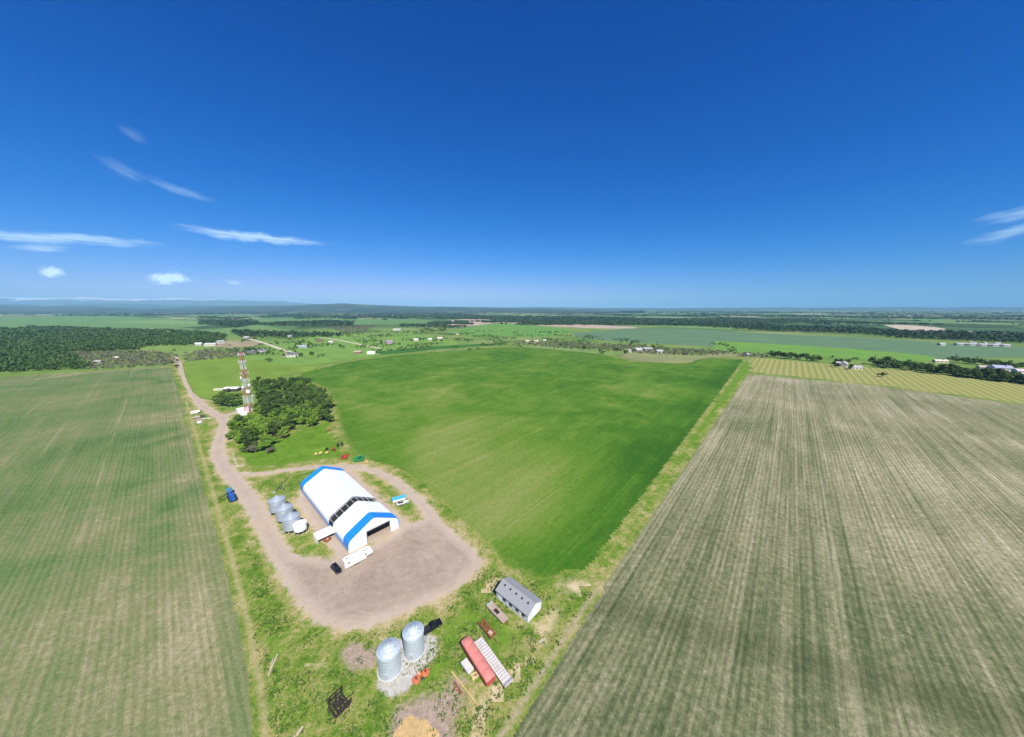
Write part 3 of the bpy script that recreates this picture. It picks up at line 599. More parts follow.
# ------------------------------------------------------------------ vehicles
def wheel(t, x, y, r=0.38, wd=0.26, side=1):
    q = MB().cyl((x-wd/2, y, r), (x+wd/2, y, r), r, n=20).build('wheel', TYRE, t)
    MB().cyl((x+side*(wd/2-0.02), y, r), (x+side*(wd/2+0.015), y, r), r*0.6, r*0.5, n=14).build('rim', RIM, q); return q
def car(name, label, cat, xy, az, L, Wd, kind, paint):
    t = thing(name, label, cat, xy, az); h = Wd/2
    if kind == 'suv':
        body = [(-L/2, 0.45), (-L/2, 0.98), (-L/2+0.08, 1.12), (L/2-1.05, 1.08), (L/2-0.12, 0.92), (L/2, 0.72), (L/2, 0.42), (L/2-0.3, 0.33), (-L/2+0.3, 0.33)]
        cab = (-L/2+0.10, L/2-1.35, 1.10, 1.78, 0.35, 0.75)
    else:
        body = [(-L/2, 0.55), (-L/2, 1.15), (L/2-1.3, 1.18), (L/2-0.1, 1.06), (L/2, 0.85), (L/2, 0.5), (L/2-0.3, 0.42), (-L/2+0.3, 0.42)]
        cab = (-0.55, L/2-1.55, 1.17, 1.90, 0.22, 0.6)
    # body with softened flanks
    mb = MB(); n = len(body); vs = []; 
    for x, s_ in ((-h, 0.93), (-h*0.93, 1.0), (h*0.93, 1.0), (h, 0.93)):
        for y, z in body: vs.append((x, y*(0.985 if s_ < 1 else 1), 0.72+(z-0.72)*s_))
    fs = [tuple(range(n)), tuple(range(4*n-1, 3*n-1, -1))]
    for k in range(3): fs += [(k*n+i, (k+1)*n+i, (k+1)*n+(i+1) % n, k*n+(i+1) % n) for i in range(n)]
    mb.add(vs, fs); bd = mb.build('body', paint, t)
    y0, y1, z0, z1, sb, sf = cab; a, b_ = h*0.90, h*0.74
    vs = [(-a, y0, z0), (a, y0, z0), (a, y1+0.05, z0), (-a, y1+0.05, z0), (-b_, y0+sb, z1), (b_, y0+sb, z1), (b_, y1-sf, z1), (-b_, y1-sf, z1)]
    MB().add(vs, [(0, 1, 2, 3), (7, 6, 5, 4), (0, 4, 5, 1), (1, 5, 6, 2), (2, 6, 7, 3), (3, 7, 4, 0)]).build('cabin_glass', GLASS, t)
    yc = (y0+sb+y1-sf)/2; MB().box((0, yc, z1+0.03), (b_*2+0.06, (y1-sf-y0-sb)+0.08, 0.07), 0, (0.94, 0.94)).build('roof', paint, t)
    if kind == 'suv':
        for s_ in (-1, 1): MB().box((s_*b_*0.86, yc, z1+0.12), (0.05, (y1-sf-y0-sb)*0.85, 0.05)).build('roof_rail', RIM, t)
        for s_ in (-1, 1): MB().box((s_*(a+b_)/2, yc-0.15, (z0+z1)/2), (0.10, 0.10, z1-z0)).build('pillar', paint, t)
    else:
        MB().box((0, -L/2+0.12+(y0+L/2)/2-0.1, 1.205), (Wd*0.78, (y0+L/2)-0.35, 0.05)).build('bed_cover', mat('black_vinyl', (0.02, 0.02, 0.022), 0.6), t)
    for s_ in (-1, 1):
        for y in (-L/2+1.0, L/2-0.95): wheel(t, s_*(h-0.12), y, 0.38 if kind == 'suv' else 0.42, 0.26, s_)
        MB().box((s_*h*0.72, L/2-0.03, 0.80), (0.34, 0.1, 0.16)).build('headlight', mat('lamp_glass', (0.38, 0.37, 0.36), 0.1), t)
        MB().box((s_*h*0.78, -L/2+0.0, 0.92), (0.2, 0.08, 0.26)).build('tail_light', mat('tail_red', (0.35, 0.01, 0.01), 0.2), t)
        MB().box((s_*(h+0.08), y1-0.25, z0+0.1), (0.2, 0.12, 0.16)).build('mirror', paint, t)
    return t
car('parked_car', 'black estate car parked on the gravel yard beside the white camper trailer', 'car', g(336.3, 569, 0.6), 128, 4.9, 1.95, 'suv', BLACK)
car('pickup_truck', 'black pickup truck parked on the grass right behind the right silo', 'pickup truck', g(432, 627, 0.6), 52, 5.7, 2.0, 'pickup', BLACK)
# camper trailer
t = thing('camper_trailer', 'long white camper trailer parked in front of the fabric barn', 'camper trailer', g(358.0, 557.0, 1.8), 45)
L = 9.6; body = [(-L/2, 0.7), (-L/2, 3.15), (-L/2+0.25, 3.3), (L/2-1.2, 3.3), (L/2-0.25, 3.0), (L/2, 2.6), (L/2, 1.55), (L/2-2.2, 1.35), (L/2-2.3, 0.7)]
MB().prism(body, -1.22, 1.22, 'x').build('body', WPAINT, t)
for s_ in (-1, 1):
    MB().box((s_*1.226, -0.8, 1.30), (0.02, 7.4, 0.22)).build('stripe', mat('grey_stripe', (0.22, 0.23, 0.26), 0.5), t)
    for y in (-3.4, 2.3): MB().box((s_*1.23, y, 2.25), (0.03, 0.8, 0.45)).build('window', GLASS, t)
    for y in (-1.4, -0.45): wheel(t, s_*1.08, y, 0.38, 0.24, s_)
MB().box((1.235, 0.4, 1.75), (0.04, 0.7, 1.9)).build('door', LTW, t)
MB().cyl((1.32, -3.9, 3.05), (1.32, 2.6, 3.05), 0.09).build('awning', mat('grey_awning', (0.4, 0.4, 0.42), 0.7), t)
MB().box((0, -0.2, 3.42), (0.85, 1.0, 0.26), 0, (0.85, 0.85)).build('air_conditioner', mat('grey_plastic', (0.45, 0.45, 0.46), 0.6), t)
for y in (-3.6, 2.2, 3.1): MB().box((0.15*(1 if y > 0 else -1), y, 3.36), (0.5, 0.5, 0.14)).build('roof_vent', mat('dark_vent', (0.05, 0.05, 0.055), 0.5), t)
mb = MB(); 
for s_ in (-1, 1): mb.cyl((s_*0.9, L/2-2.5, 0), (s_*0.9, L/2-2.5, 0.75), 0.06)
mb.build('jack', STEEL, t)
# tent trailer with blue tarp and the boat
t = thing('tarped_wagon', 'white wagon with a blue tarp roof on the grass strip right of the barn', 'wagon', g(398.5, 498.5, 1.2), 60)
MB().box((0, 0, 1.05), (2.2, 5.6, 1.1)).build('box', WPAINT, t)
MB().prism([(-1.35, 1.63), (-1.3, 1.72), (0, 2.5), (1.3, 1.72), (1.35, 1.63)], -3.0, 3.0).build('tarp_roof', mat('blue_tarp', (0.02, 0.27, 0.50), 0.6, var=0.15), t)
for s_ in (-1, 1):
    for y in (-0.5, 0.5): wheel(t, s_*1.12, y, 0.36, 0.22, s_)
MB().cyl((0, 2.8, 0.55), (0, 4.2, 0.5), 0.06).build('drawbar', STEEL, t)
bt = thing('motorboat', 'small white motorboat with dark open cockpit on a trailer beside the blue tarped wagon', 'boat', g(402.5, 503.3, 0.8), 66)
N = 10; vs = []; fs = []
for i in range(N+1):
    y = -2.6+5.4*i/N; k = max(0.0, 1-((max(0, i-4))/(N-4))**2.2); wd = 1.05*k+0.03
    for x, z in ((-wd, 1.35+0.015*i), (-wd*0.85, 0.85+0.02*i), (0, 0.55+0.03*i), (wd*0.85, 0.85+0.02*i), (wd, 1.35+0.015*i)): vs.append((x, y, z))
for i in range(N):
    for j in range(4): fs.append((i*5+j, i*5+j+1, (i+1)*5+j+1, (i+1)*5+j))
    fs.append((i*5, i*5+4, (i+1)*5+4, (i+1)*5))
fs += [(0, 1, 2, 3, 4), tuple(N*5+j for j in (4, 3, 2, 1, 0))]
MB().add(vs, fs).build('hull', WPAINT, bt)
MB().box((0, -0.9, 1.44), (1.45, 2.4, 0.10)).build('cockpit', DARK, bt)
MB().add([(-0.8, 0.4, 1.45), (0.8, 0.4, 1.45), (0.6, 0.1, 1.95), (-0.6, 0.1, 1.95), (-0.8, 0.45, 1.45), (0.8, 0.45, 1.45), (0.6, 0.15, 1.95), (-0.6, 0.15, 1.95)], [(0, 1, 2, 3), (7, 6, 5, 4), (0, 4, 5, 1), (2, 6, 7, 3)]).build('windscreen', GLASS, bt)
MB().box((0, -2.75, 1.35), (0.4, 0.4, 0.8)).build('outboard_motor', BLACK, bt)
mb = MB(); mb.box((-0.5, 0, 0.45), (0.1, 5, 0.1)); mb.box((0.5, 0, 0.45), (0.1, 5, 0.1)); mb.cyl((0, 2.4, 0.45), (0, 3.9, 0.45), 0.05); mb.box((0, -0.6, 0.4), (2.0, 0.1, 0.08)); mb.build('trailer', STEEL, bt)
for s_ in (-1, 1): wheel(bt, s_*1.05, -0.6, 0.33, 0.2, s_)
# ------------------------------------------------------------------ grey shed
sa = np.array(g(496, 598)); sb = np.array(g(528, 622.5)); se = np.array(g(541, 604)); saz = math.degrees(math.atan2(*(sa-sb)))
Ls = 12.8; Ws = 6.4; fwd = azv(-47); rt = azv(43); scn = (sa+sb)/2+rt*Ws/2
t = thing('storage_shed', 'grey gable roofed storage shed with a row of small dark roof vents', 'shed', scn, -48)
MB().prism([(-Ws/2, 0), (-Ws/2, 2.7), (0, 4.3), (Ws/2, 2.7), (Ws/2, 0)], -Ls/2, Ls/2).build('wall', mat('grey_siding', (0.55, 0.56, 0.57), 0.6, var=0.06), t)
rf = MB(); rf.prism([(-Ws/2-0.3, 2.62), (-Ws/2-0.3, 2.78), (0, 4.56), (Ws/2+0.3, 2.78), (Ws/2+0.3, 2.62), (0, 4.38)], -Ls/2-0.25, Ls/2+0.25)
rf = rf.build('roof', GREYR, t)
for i in range(5):
    y = Ls/2-1.7-i*2.35; MB().box((-1.0, y, 4.02), (0.55, 0.5, 0.34)).build('roof_vent', DARK, rf)
for y in (-4.6, -2.2, 0.4, 3.0): MB().box((-Ws/2-0.02, y, 1.5), (0.05, 1.1, 0.9)).build('window', GLASS, t)
MB().box((-Ws/2-0.03, 4.9, 1.1), (0.07, 1.1, 2.1)).build('door', WPAINT, t)
for y in (-3.4, 1.6): MB().box((-Ws/2-0.04, y, 1.2), (0.09, 0.14, 2.2)).build('post', WPAINT, t)
MB().box((0.4, -Ls/2-0.02, 1.35), (2.9, 0.06, 2.3)).build('rolled_door_or_shade', WPAINT, t)
# ------------------------------------------------------------------ trailers and implements by the silos
def axle_wheels(t, ys, x, r=0.48):
    for s_ in (-1, 1):
        for y in ys: wheel(t, s_*x, y, r, 0.28, s_)
t = thing('grain_trailer', 'long red grain trailer under a faded red tarp, standing beside the slatted white flatbed', 'grain trailer', g(477.5, 661, 1.4), 142)
L = 12.2
MB().prism([(-1.25, 1.15), (-1.25, 2.5), (1.25, 2.5), (1.25, 1.15), (0.7, 0.75), (-0.7, 0.75)], -L/2, L/2).build('box', mat('red_paint', (0.34, 0.06, 0.05), 0.5, var=0.15), t)
mb = MB(); ny = 15; vs = []; fs = []; cs = [(-1.32, 2.35), (-1.3, 2.54), (-0.75, 2.92), (0, 3.12), (0.75, 2.92), (1.3, 2.54), (1.32, 2.35)]
for i in range(ny+1):
    y = -L/2-0.05+(L+0.1)*i/ny; e = 0.55 if i in (0, ny) else (0.9 if i in (1, ny-1) else 1)
    for x, z in cs: vs.append((x, y, 2.35+(z-2.35)*e*(1.0 if i % 3 else 0.90)))
for i in range(ny):
    for j in range(6): fs.append((i*7+j, i*7+j+1, (i+1)*7+j+1, (i+1)*7+j))
fs += [tuple(range(7)), tuple(ny*7+j for j in range(6, -1, -1))]
MB().add(vs, fs).build('tarp', REDP, t)
for s_ in (-1, 1):
    for i in range(9): MB().box((s_*1.28, -L/2+0.9+i*1.3, 1.8), (0.07, 0.1, 1.25)).build('side_rib', RUST, t)
MB().box((0, -0.2, 0.62), (0.9, L-0.8, 0.2)).build('chassis', DARK, t); axle_wheels(t, (-L/2+1.1, -L/2+2.3, -L/2+3.5), 1.02)
mb = MB(); 
for s_ in (-1, 1): mb.cyl((s_*0.8, L/2-2.2, 0), (s_*0.8, L/2-2.2, 0.8), 0.07)
mb.build('landing_gear', STEEL, t)
t = thing('flatbed_trailer', 'long pale flatbed trailer with slatted deck next to the red tarped trailer', 'flatbed trailer', g(492.5, 660, 1.1), 141)
L = 13.8
mb = MB()
for i in range(5): mb.box((-0.98+i*0.49, 0, 1.05), (0.42, L, 0.08))
mb.build('deck', mat('pale_deck', (0.60, 0.57, 0.55), 0.85, var=0.12, scale=0.8, dirt=(0.5, 0.44, 0.40)), t)
mb = MB()
for i in range(18): mb.box((0, -L/2+0.1+i*(L-0.2)/17, 1.115), (2.5, 0.14, 0.05))
mb.build('cross_slat', mat('grey_slat', (0.30, 0.28, 0.27), 0.8), t)
for s_ in (-1, 1): MB().box((s_*1.27, 0, 1.02), (0.08, L, 0.22)).build('side_rail', WOOD, t)
MB().box((0, 0, 0.75), (0.8, L-0.6, 0.26)).build('chassis', DARK, t); MB().box((0, L/2+0.02, 1.5), (2.5, 0.1, 1.0)).build('headboard', STEEL, t) if False else None
MB().box((0, L/2-0.2, 1.35), (2.4, 0.12, 0.5)).build('bulkhead', ALUM, t); axle_wheels(t, (-L/2+1.2, -L/2+2.5), 1.0)
mb = MB()
for s_ in (-1, 1): mb.cyl((s_*0.7, L/2-2.6, 0), (s_*0.7, L/2-2.6, 0.8), 0.07)
mb.build('landing_gear', STEEL, t)
t = thing('deck_trailer', 'short weathered brown deck trailer with a dark slot beside the grey shed', 'trailer', g(497.3, 612.5, 0.6), 137)
L = 7.6; bw = 1.15
mb = MB(); mb.box((0, L/2-1.6, 0.75), (2*bw, 3.2, 0.18)); mb.box((0, -L/2+1.2, 0.75), (2*bw, 2.4, 0.18))
for s_ in (-1, 1): mb.box((s_*0.85, -0.2, 0.75), (0.6, L-5.6+0.02, 0.176))
mb.build('deck', mat('brown_deck', (0.33, 0.25, 0.20), 0.9, var=0.25, dirt=(0.42, 0.34, 0.27)), t)
MB().box((0, -0.2, 0.50), (1.2, 2.3, 0.1)).build('well_floor', DARK, t); MB().box((0.0, -L/2+0.1, 0.95), (2.3, 0.5, 0.25)).build('tail_ramp', STEEL, t)
mb = MB(); mb.box((-0.6, 0, 0.4), (0.14, L, 0.2)); mb.box((0.6, 0, 0.4), (0.14, L, 0.2)); mb.cyl((-0.6, L/2, 0.45), (0, L/2+1.3, 0.45), 0.06); mb.cyl((0.6, L/2, 0.45), (0, L/2+1.3, 0.45), 0.06); mb.build('frame', RUST, t)
axle_wheels(t, (-1.8, -0.9), 1.02, 0.38)
t = thing('hay_rack', 'rusty red slatted hay rack implement on the grass north of the red trailer', 'farm implement', g(487, 629, 0.7), 138)
mb = MB()
for i in range(11): mb.box((0, -2.8+i*0.56, 0.92), (1.9, 0.2, 0.08))
mb.build('slat', RUST, t)
mb = MB(); 
for s_ in (-1, 1): mb.box((s_*0.9, 0, 0.8), (0.14, 6.2, 0.16)); mb.box((s_*0.95, 0, 1.35), (0.08, 6.0, 0.08))
for s_ in (-1, 1):
    for i in range(6): mb.cyl((s_*0.95, -2.8+i*1.12, 0.85), (s_*0.95, -2.8+i*1.12, 1.36), 0.04, n=4)
mb.cyl((0, 3.1, 0.7), (0, 4.4, 0.5), 0.07); mb.build('frame', RUST, t); axle_wheels(t, (-2.0, 2.0), 0.85, 0.36)
MB().box((0.2, 1.8, 1.15), (1.0, 1.2, 0.4), 0.2).build('gearbox', mat('pale_rust', (0.45, 0.30, 0.22), 0.8), t)
t = thing('utility_trailer', 'small white boxed utility trailer left of the red tarped trailer', 'utility trailer', g(467.2, 666.5, 0.7), 138)
MB().box((0, 0, 0.85), (1.7, 3.3, 0.7)).build('box', mat('dull_white', (0.58, 0.55, 0.52), 0.7, var=0.15, dirt=(0.45, 0.4, 0.36)), t); axle_wheels(t, (0,), 0.95, 0.34)
mb = MB(); 
for i in range(6): mb.box((0, -1.4+0.56*i, 1.22), (1.76, 0.06, 0.06))
mb.build('lid_rib', STEEL, t); MB().cyl((0, 1.6, 0.5), (0, 2.7, 0.45), 0.05).build('drawbar', STEEL, t)
t = thing('board_stack', 'small stack of tan boards just below the white utility trailer', 'boards', g(475, 675, 0.2), 60)
mb = MB()
for i in range(12): mb.box((rnd.uniform(-0.5, 0.5)+0.3*(i % 3), rnd.uniform(-0.2, 0.2), 0.08+0.1*(i//3)), (0.28, rnd.uniform(1.6, 2.2), 0.08), rnd.uniform(-0.25, 0.25))
mb.build('board', LUMB, t)
p0 = np.array(g(451.5, 672)); p1 = np.array(g(478.5, 706)); d = p1-p0
t = thing('timber_pole', 'long yellowish timber pole lying on the grass left of the red trailer', 'pole', (p0+p1)/2, math.degrees(math.atan2(*d)))
Lp = np.hypot(*d); MB().cyl((0, -Lp/2, 0.2), (0, Lp/2, 0.2), 0.15, 0.1, 10).build('shaft', mat('yellow_timber', (0.55, 0.40, 0.14), 0.8), t)
MB().box((0, -Lp/2+1.2, 0.09), (0.9, 0.15, 0.14)).build('bearer', WOOD, t); MB().box((0, Lp/2-1.4, 0.06), (0.9, 0.15, 0.1)).build('bearer', WOOD, t)
t = thing('rusty_plough', 'small rusty red plough half hidden in grass under the yellow pole', 'plough', g(458.5, 688, 0.3), 140)
mb = MB(); mb.box((0, 0, 0.55), (0.14, 3.4, 0.14)); mb.box((0.5, 0.5, 0.5), (0.12, 2.4, 0.12), 0.5)
mb.build('beam', RUST, t)
for i in range(4):
    y = -1.3+i*0.85; MB().add([(0, y, 0.5), (0.55, y-0.35, 0.42), (0.6, y-0.3, 0.05), (0.05, y+0.1, 0.03), (0.02, y+0.05, 0.5), (0.5, y-0.25, 0.42)], [(0, 1, 2, 3), (4, 5, 1, 0), (5, 2, 1), (3, 2, 5, 4)]).build('share', RUST, t)
# orange machine
t = thing('orange_implement', 'small orange rotary mower implement on the grass below the right silo', 'farm implement', g(421, 676, 0.5), 48)
for y, s_ in ((-1.25, 1), (1.2, 1)):
    MB().lathe([(0.95, 0.25), (1.0, 0.6), (0.8, 0.78), (0.25, 0.85), (0, 0.85)], 14, (0, y)).build('deck', ORG, t)
    MB().cyl((0, y, 0.85), (0, y, 1.1), 0.22, n=8).build('gearbox', DARK, t)
MB().box((0, 0, 0.86), (0.35, 3.1, 0.2)).build('beam', ORG, t); MB().box((-0.7, -0.2, 0.7), (0.9, 0.7, 0.35)).build('hitch', mat('pale_orange', (0.55, 0.28, 0.16), 0.7), t)
axle_wheels(t, (0.1,), 0.75, 0.3)
# black wrecked cultivator
t = thing('black_cultivator', 'old black cultivator with raised wings rusting in the grass, lowest on the left side', 'cultivator', g(339, 706.5, 0.6), 35)
CUL = mat('blackened_steel', (0.022, 0.018, 0.015), 0.8, var=0.2, dirt=(0.07, 0.04, 0.03))
mb = MB()
for y in (-1.5, -0.8, 0, 0.8, 1.5): mb.box((0, y, 0.75), (3.6, 0.26, 0.24))
for x in (-1.7, 0, 1.7): mb.box((x, 0, 0.93), (0.24, 3.2, 0.12))
mb.cyl((0, 1.6, 0.75), (0, 3.6, 0.5), 0.09); mb.build('frame', CUL, t)
for s_ in (-1, 1):
    mb = MB()
    for y in (-1.3, 0.2, 1.5): mb.cyl((s_*1.8, y, 0.8), (s_*2.2, y+0.1, 2.5), 0.13, n=6)
    mb.box((s_*2.15, 0.1, 2.3), (0.22, 3.2, 0.22)); mb.box((s_*1.98, 0.1, 1.5), (0.2, 3.2, 0.5)); mb.build('wing', CUL, t)
mb = MB()
for k in range(18):
    x = -1.7+3.4*(k % 6)/5; y = (-1.5, 0, 1.5)[k//6]; mb.cyl((x, y, 0.75), (x, y-0.35, 0.35), 0.05, n=5); mb.cyl((x, y-0.35, 0.35), (x, y-0.05, 0.02), 0.05, n=5)
mb.build('tine', CUL, t); MB().box((-0.3, 0.3, 1.1), (1.6, 1.3, 0.6), 0.3, (0.7, 0.7)).build('seed_box', CUL, t); axle_wheels(t, (-0.4,), 1.35, 0.42)
# sand pile
c0 = g(413, 741); V = []; Fq = []; nR, nA = 14, 40
for i in range(nR+1):
    for k in range(nA):
        a = 2*PI*k/nA; r = i/nR; rr = r*(4.3+0.5*sin(3*a+1)+0.35*sin(7*a)); V.append((rr*cos(a)*1.05, rr*sin(a), 0.75*(1-r)**1.1*(1+0.06*sin(3*a+5*r))+0.05*rnd.random()*(r < 1)-0.02*(r >= 1)))
for i in range(nR):
    for k in range(nA): Fq.append((i*nA+k, i*nA+(k+1) % nA, (i+1)*nA+(k+1) % nA, (i+1)*nA+k))
m, nt, b = newmat('sand'); nn = nt.noise(nt.pos(), 1.6, 6, 0.7); nt.put(b.inputs['Base Color'], nt.cr(nt.ramp(nn, 0.3, 0.7), [(0, (0.42, 0.27, 0.10)), (1, (0.60, 0.43, 0.20))])); b.inputs['Roughness'].default_value = 1; bump(nt, b, nn, 0.6, 0.2)
o = mesh_np('sand_pile', V, Fq, m, smooth=True); o.location = (*c0, 0.04); o['label'] = 'low heap of orange tan sand on the bare earth at the bottom of the picture'; o['category'] = 'sand pile'
# scraps: loose boards in the grass
for k, (px, py, az_, L, lab) in enumerate(((273, 665, 165, 5.5, 'pale fallen plank in the rough grass beside the left field'), (541, 641, 60, 3.0, 'short white plank on the grass between the sheds and the stubble field'), (298, 733, 20, 2.5, 'pale plank at the bottom edge left of the black cultivator'))):
    t = MB(); t.box((0, 0, 0.1), (0.35, L, 0.10)); t.box((0.3, 0.3, 0.18), (0.22, L*0.7, 0.06), 0.15); o = t.build('plank', mat('bleached_wood', (0.42, 0.36, 0.26), 0.9)); o.location = (*g(px, py), 0.03); o.rotation_euler.z = -R(az_)
    o['label'] = lab; o['category'] = 'plank'
# ------------------------------------------------------------------ machinery north of the barn
t = thing('green_implement', 'bright green implement with open square frame beside the crop edge beyond the barn', 'farm implement', g(359, 458.5, 1.0), -20)
mb = MB(); 
for s_ in (-1, 1): mb.box((s_*2.2, 0, 1.1), (0.7, 5.2, 0.7)); mb.box((0, s_*2.3, 1.1), (3.9, 0.6, 0.6))
mb.build('frame', GREENP, t); MB().box((0.4, 0.3, 1.2), (2.2, 2.6, 1.3), 0.2, (0.8, 0.8)).build('housing', mat('dark_green', (0.008, 0.06, 0.03), 0.5), t)
MB().cyl((-2.0, -2.3, 1.6), (2.6, 2.6, 2.6), 0.18).build('conveyor', GREENP, t); MB().box((-1.6, -1.8, 1.85), (1.0, 1.0, 0.6)).build('hopper', GREENP, t); axle_wheels(t, (-1, 1), 2.75, 0.6)
t = thing('pallet', 'orange tan pallet of parts just right of the green implement', 'pallet', g(366.5, 461.5, 0.5), 30)
MB().box((0, 0, 0.15), (2.0, 1.6, 0.2)).build('base', WOOD, t); MB().box((0, 0, 0.55), (1.7, 1.4, 0.55), 0.1, (0.8, 0.8)).build('load', mat('orange_tan', (0.6, 0.3, 0.12), 0.8), t)
t = thing('red_disc_harrow', 'faded red disc harrow lying flat on the grass left of the green implement', 'disc harrow', g(345, 457, 0.4), 75)
mb = MB(); 
for y in (-1.3, 1.3): mb.box((0, y, 0.8), (5.6, 0.6, 0.3))
for x in (-2.6, -1.3, 0, 1.3, 2.6): mb.box((x, 0, 0.78), (0.45, 3.6, 0.22))
mb.build('frame', REDM, t)
for k in range(14): x = -2.9+k*0.45; MB().cyl((x, -1.7+0.25*(k % 2), 0.4), (x+0.08, -1.7+0.25*(k % 2), 0.4), 0.4, n=12).build('disc', REDM, t)
def smallimp(name, lab, px, py, az, m1, m2, kind):
    t = thing(name, lab, 'farm implement', g(px, py, 0.5), az, group=None)
    mb = MB()
    if kind == 0:
        mb.box((0, 0, 0.9), (3.2, 0.25, 0.25)); mb.box((0, 1.2, 0.9), (3.2, 0.25, 0.25)); 
        for x in (-1.4, 0, 1.4): mb.box((x, 0.6, 0.9), (0.2, 1.6, 0.2))
        mb.build('frame', m1, t)
        for x in (-1.4, -0.5, 0.5, 1.4): MB().cyl((x, -0.1, 0.9), (x, -0.6, 0.1), 0.10, n=6).build('tine', m2, t)
        MB().box((0, 0.6, 1.25), (1.6, 0.9, 0.6), 0, (0.8, 0.8)).build('hopper', m1, t)
    else:
        mb.box((0, 0, 0.7), (1.2, 3.6, 0.5)); mb.box((0, 1.2, 1.3), (1.0, 1.0, 0.8)); mb.build('frame', m1, t)
        MB().cyl((-0.5, -1.4, 1.1), (0.5, -1.4, 1.1), 0.5, n=12).build('drum', m2, t)
    axle_wheels(t, (0.4,), 0.95 if kind else 1.7, 0.42); return t
smallimp('row_cultivator', 'pale yellow row cultivator, leftmost machine in the row beyond the barn', 315, 454.5, 70, YEL, WOOD, 0)
smallimp('row_cultivator', 'small pale yellow row cultivator just right of the leftmost yellow one', 319.5, 453.5, 60, YEL, WOOD, 0)
smallimp('seed_drill', 'yellow green seed drill in the middle of the machine row beyond the barn', 326, 453, 80, YEL, GREENP, 0)
smallimp('rake', 'dark implement between the yellow seed drill and the dark red baler', 326, 449.5, 60, DARK, mat('dark_olive', (0.06, 0.08, 0.02), 0.8), 0)
smallimp('baler', 'dark red baler in the machine row above the faded red harrow', 334, 450, -40, REDM, DARK, 1)
smallimp('roller', 'black roller standing left in the pair at the top of the machine row', 338, 445.5, -30, DARK, DARK, 1)
smallimp('roller', 'black roller standing right in the pair at the top of the machine row', 342, 444.5, -30, DARK, DARK, 1)
smallimp('orange_harrow', 'lone rusty orange harrow on the lime grass near the grove edge', 328, 430, 80, ORG, RUST, 0)
# blue seeder by the lane
pa = np.array(g(227, 486.5, 1)); pb = np.array(g(236, 506, 1)); d = pb-pa
t = thing('air_seeder', 'long blue folded air seeder parked on the grass left of the gravel lane', 'seeder', (pa+pb)/2, math.degrees(math.atan2(*d)))
MB().box((0, 1.5, 1.1), (1.7, 8.6, 0.5)).build('frame', DKBLUE, t)
for s_ in (-1, 1):
    mb = MB(); mb.box((s_*(0.95+0.15*s_), 2.0+0.8*s_, 1.6), (0.3, 6.2, 1.1)); mb.build('folded_wing', DKBLUE, t)
    mb = MB()
    for k in range(9): mb.cyl((s_*1.25, -1.2+k*0.8, 2.2), (s_*1.5, -1.2+k*0.8, 0.5), 0.09, n=5)
    mb.build('tine', DARK, t)
MB().prism([(-0.9, 1.4), (-1.1, 2.7), (1.1, 2.7), (0.9, 1.4)], -6.2, -3.6).build('hopper', mat('light_blue_paint', (0.05, 0.17, 0.36), 0.5), t)
MB().box((0, -4.9, 2.8), (1.3, 1.8, 0.2)).build('lid', mat('teal_lid', (0.06, 0.22, 0.28), 0.5), t)
MB().cyl((0, -7.8, 0.8), (0, -3.0, 1.0), 0.12).build('drawbar', STEEL, t); MB().cyl((1.6, -1.0, 2.2), (4.6, 0.4, 1.4), 0.22).build('marker_arm', DARK, t)
axle_wheels(t, (-5.0, 4.6), 1.1, 0.7); axle_wheels(t, (1.2,), 1.2, 0.5)
# white junk by the junction
t = thing('pickup_camper', 'white truck camper body parked left of the lane junction', 'camper', g(196, 412.5, 1), 60)
MB().prism([(-3, 0.7), (-3, 2.6), (1.2, 2.6), (3.0, 2.9), (3.0, 1.9), (1.6, 1.7), (1.4, 0.7)], -1.2, 1.2, 'x').build('body', WPAINT, t); axle_wheels(t, (-1.2,), 1.1, 0.42)
for s_ in (-1, 1): MB().box((s_*1.22, -1.0, 1.9), (0.03, 1.4, 0.6)).build('window', GLASS, t)
t = thing('farm_truck', 'old dark truck with pale flat deck beside the white camper at the junction', 'truck', g(198.5, 417, 0.8), 40)
MB().box((0, -1.2, 1.1), (2.2, 4.2, 0.25)).build('deck', mat('pale_wood', (0.5, 0.47, 0.42), 0.9), t); MB().box((0, 2.0, 1.3), (2.0, 1.7, 1.5), 0, (0.85, 0.8)).build('cab', mat('dark_grey_paint', (0.06, 0.06, 0.065), 0.4), t)
MB().box((0, 3.2, 1.0), (1.8, 1.0, 0.8)).build('bonnet', mat('dark_grey_paint', (0, 0, 0)), t); axle_wheels(t, (-2.2, 2.6), 1.0, 0.45)
t = thing('stock_tank', 'round pale stock tank on the grass just below the old dark truck', 'tank', g(199.5, 422.5), 0)
MB().lathe([(1.7, 0), (1.75, 0.7), (1.6, 0.7), (1.55, 0.25), (0, 0.25)], 22).build('tank', mat('pale_plastic', (0.6, 0.6, 0.58), 0.5), t)
t = thing('pipe_stack', 'pale gravel dusted pipe stack right of the camper by the junction', 'pipes', g(207, 418.5), 80)
mb = MB()
for k in range(6): mb.cyl((-0.6+0.24*k, -3, 0.15+0.12*(k % 2)), (-0.6+0.24*k, 3, 0.15+0.12*(k % 2)), 0.11, n=8)
mb.build('pipe', mat('pale_pipe', (0.6, 0.6, 0.56), 0.6), t)
# white pipe on the grass below the grove
L = G([(233, 452), (235, 461), (237.5, 466), (245, 465.5)]); mb = MB()
for a, b_ in zip(L[:-1], L[1:]): mb.cyl((*a, 0.2), (*b_, 0.2), 0.15, n=8)
o = mb.build('irrigation_pipe', mat('white_pipe', (0.5, 0.52, 0.46), 0.5)); o['label'] = 'bent white pipe lying on lime grass between the lane and grove'; o['category'] = 'pipe'
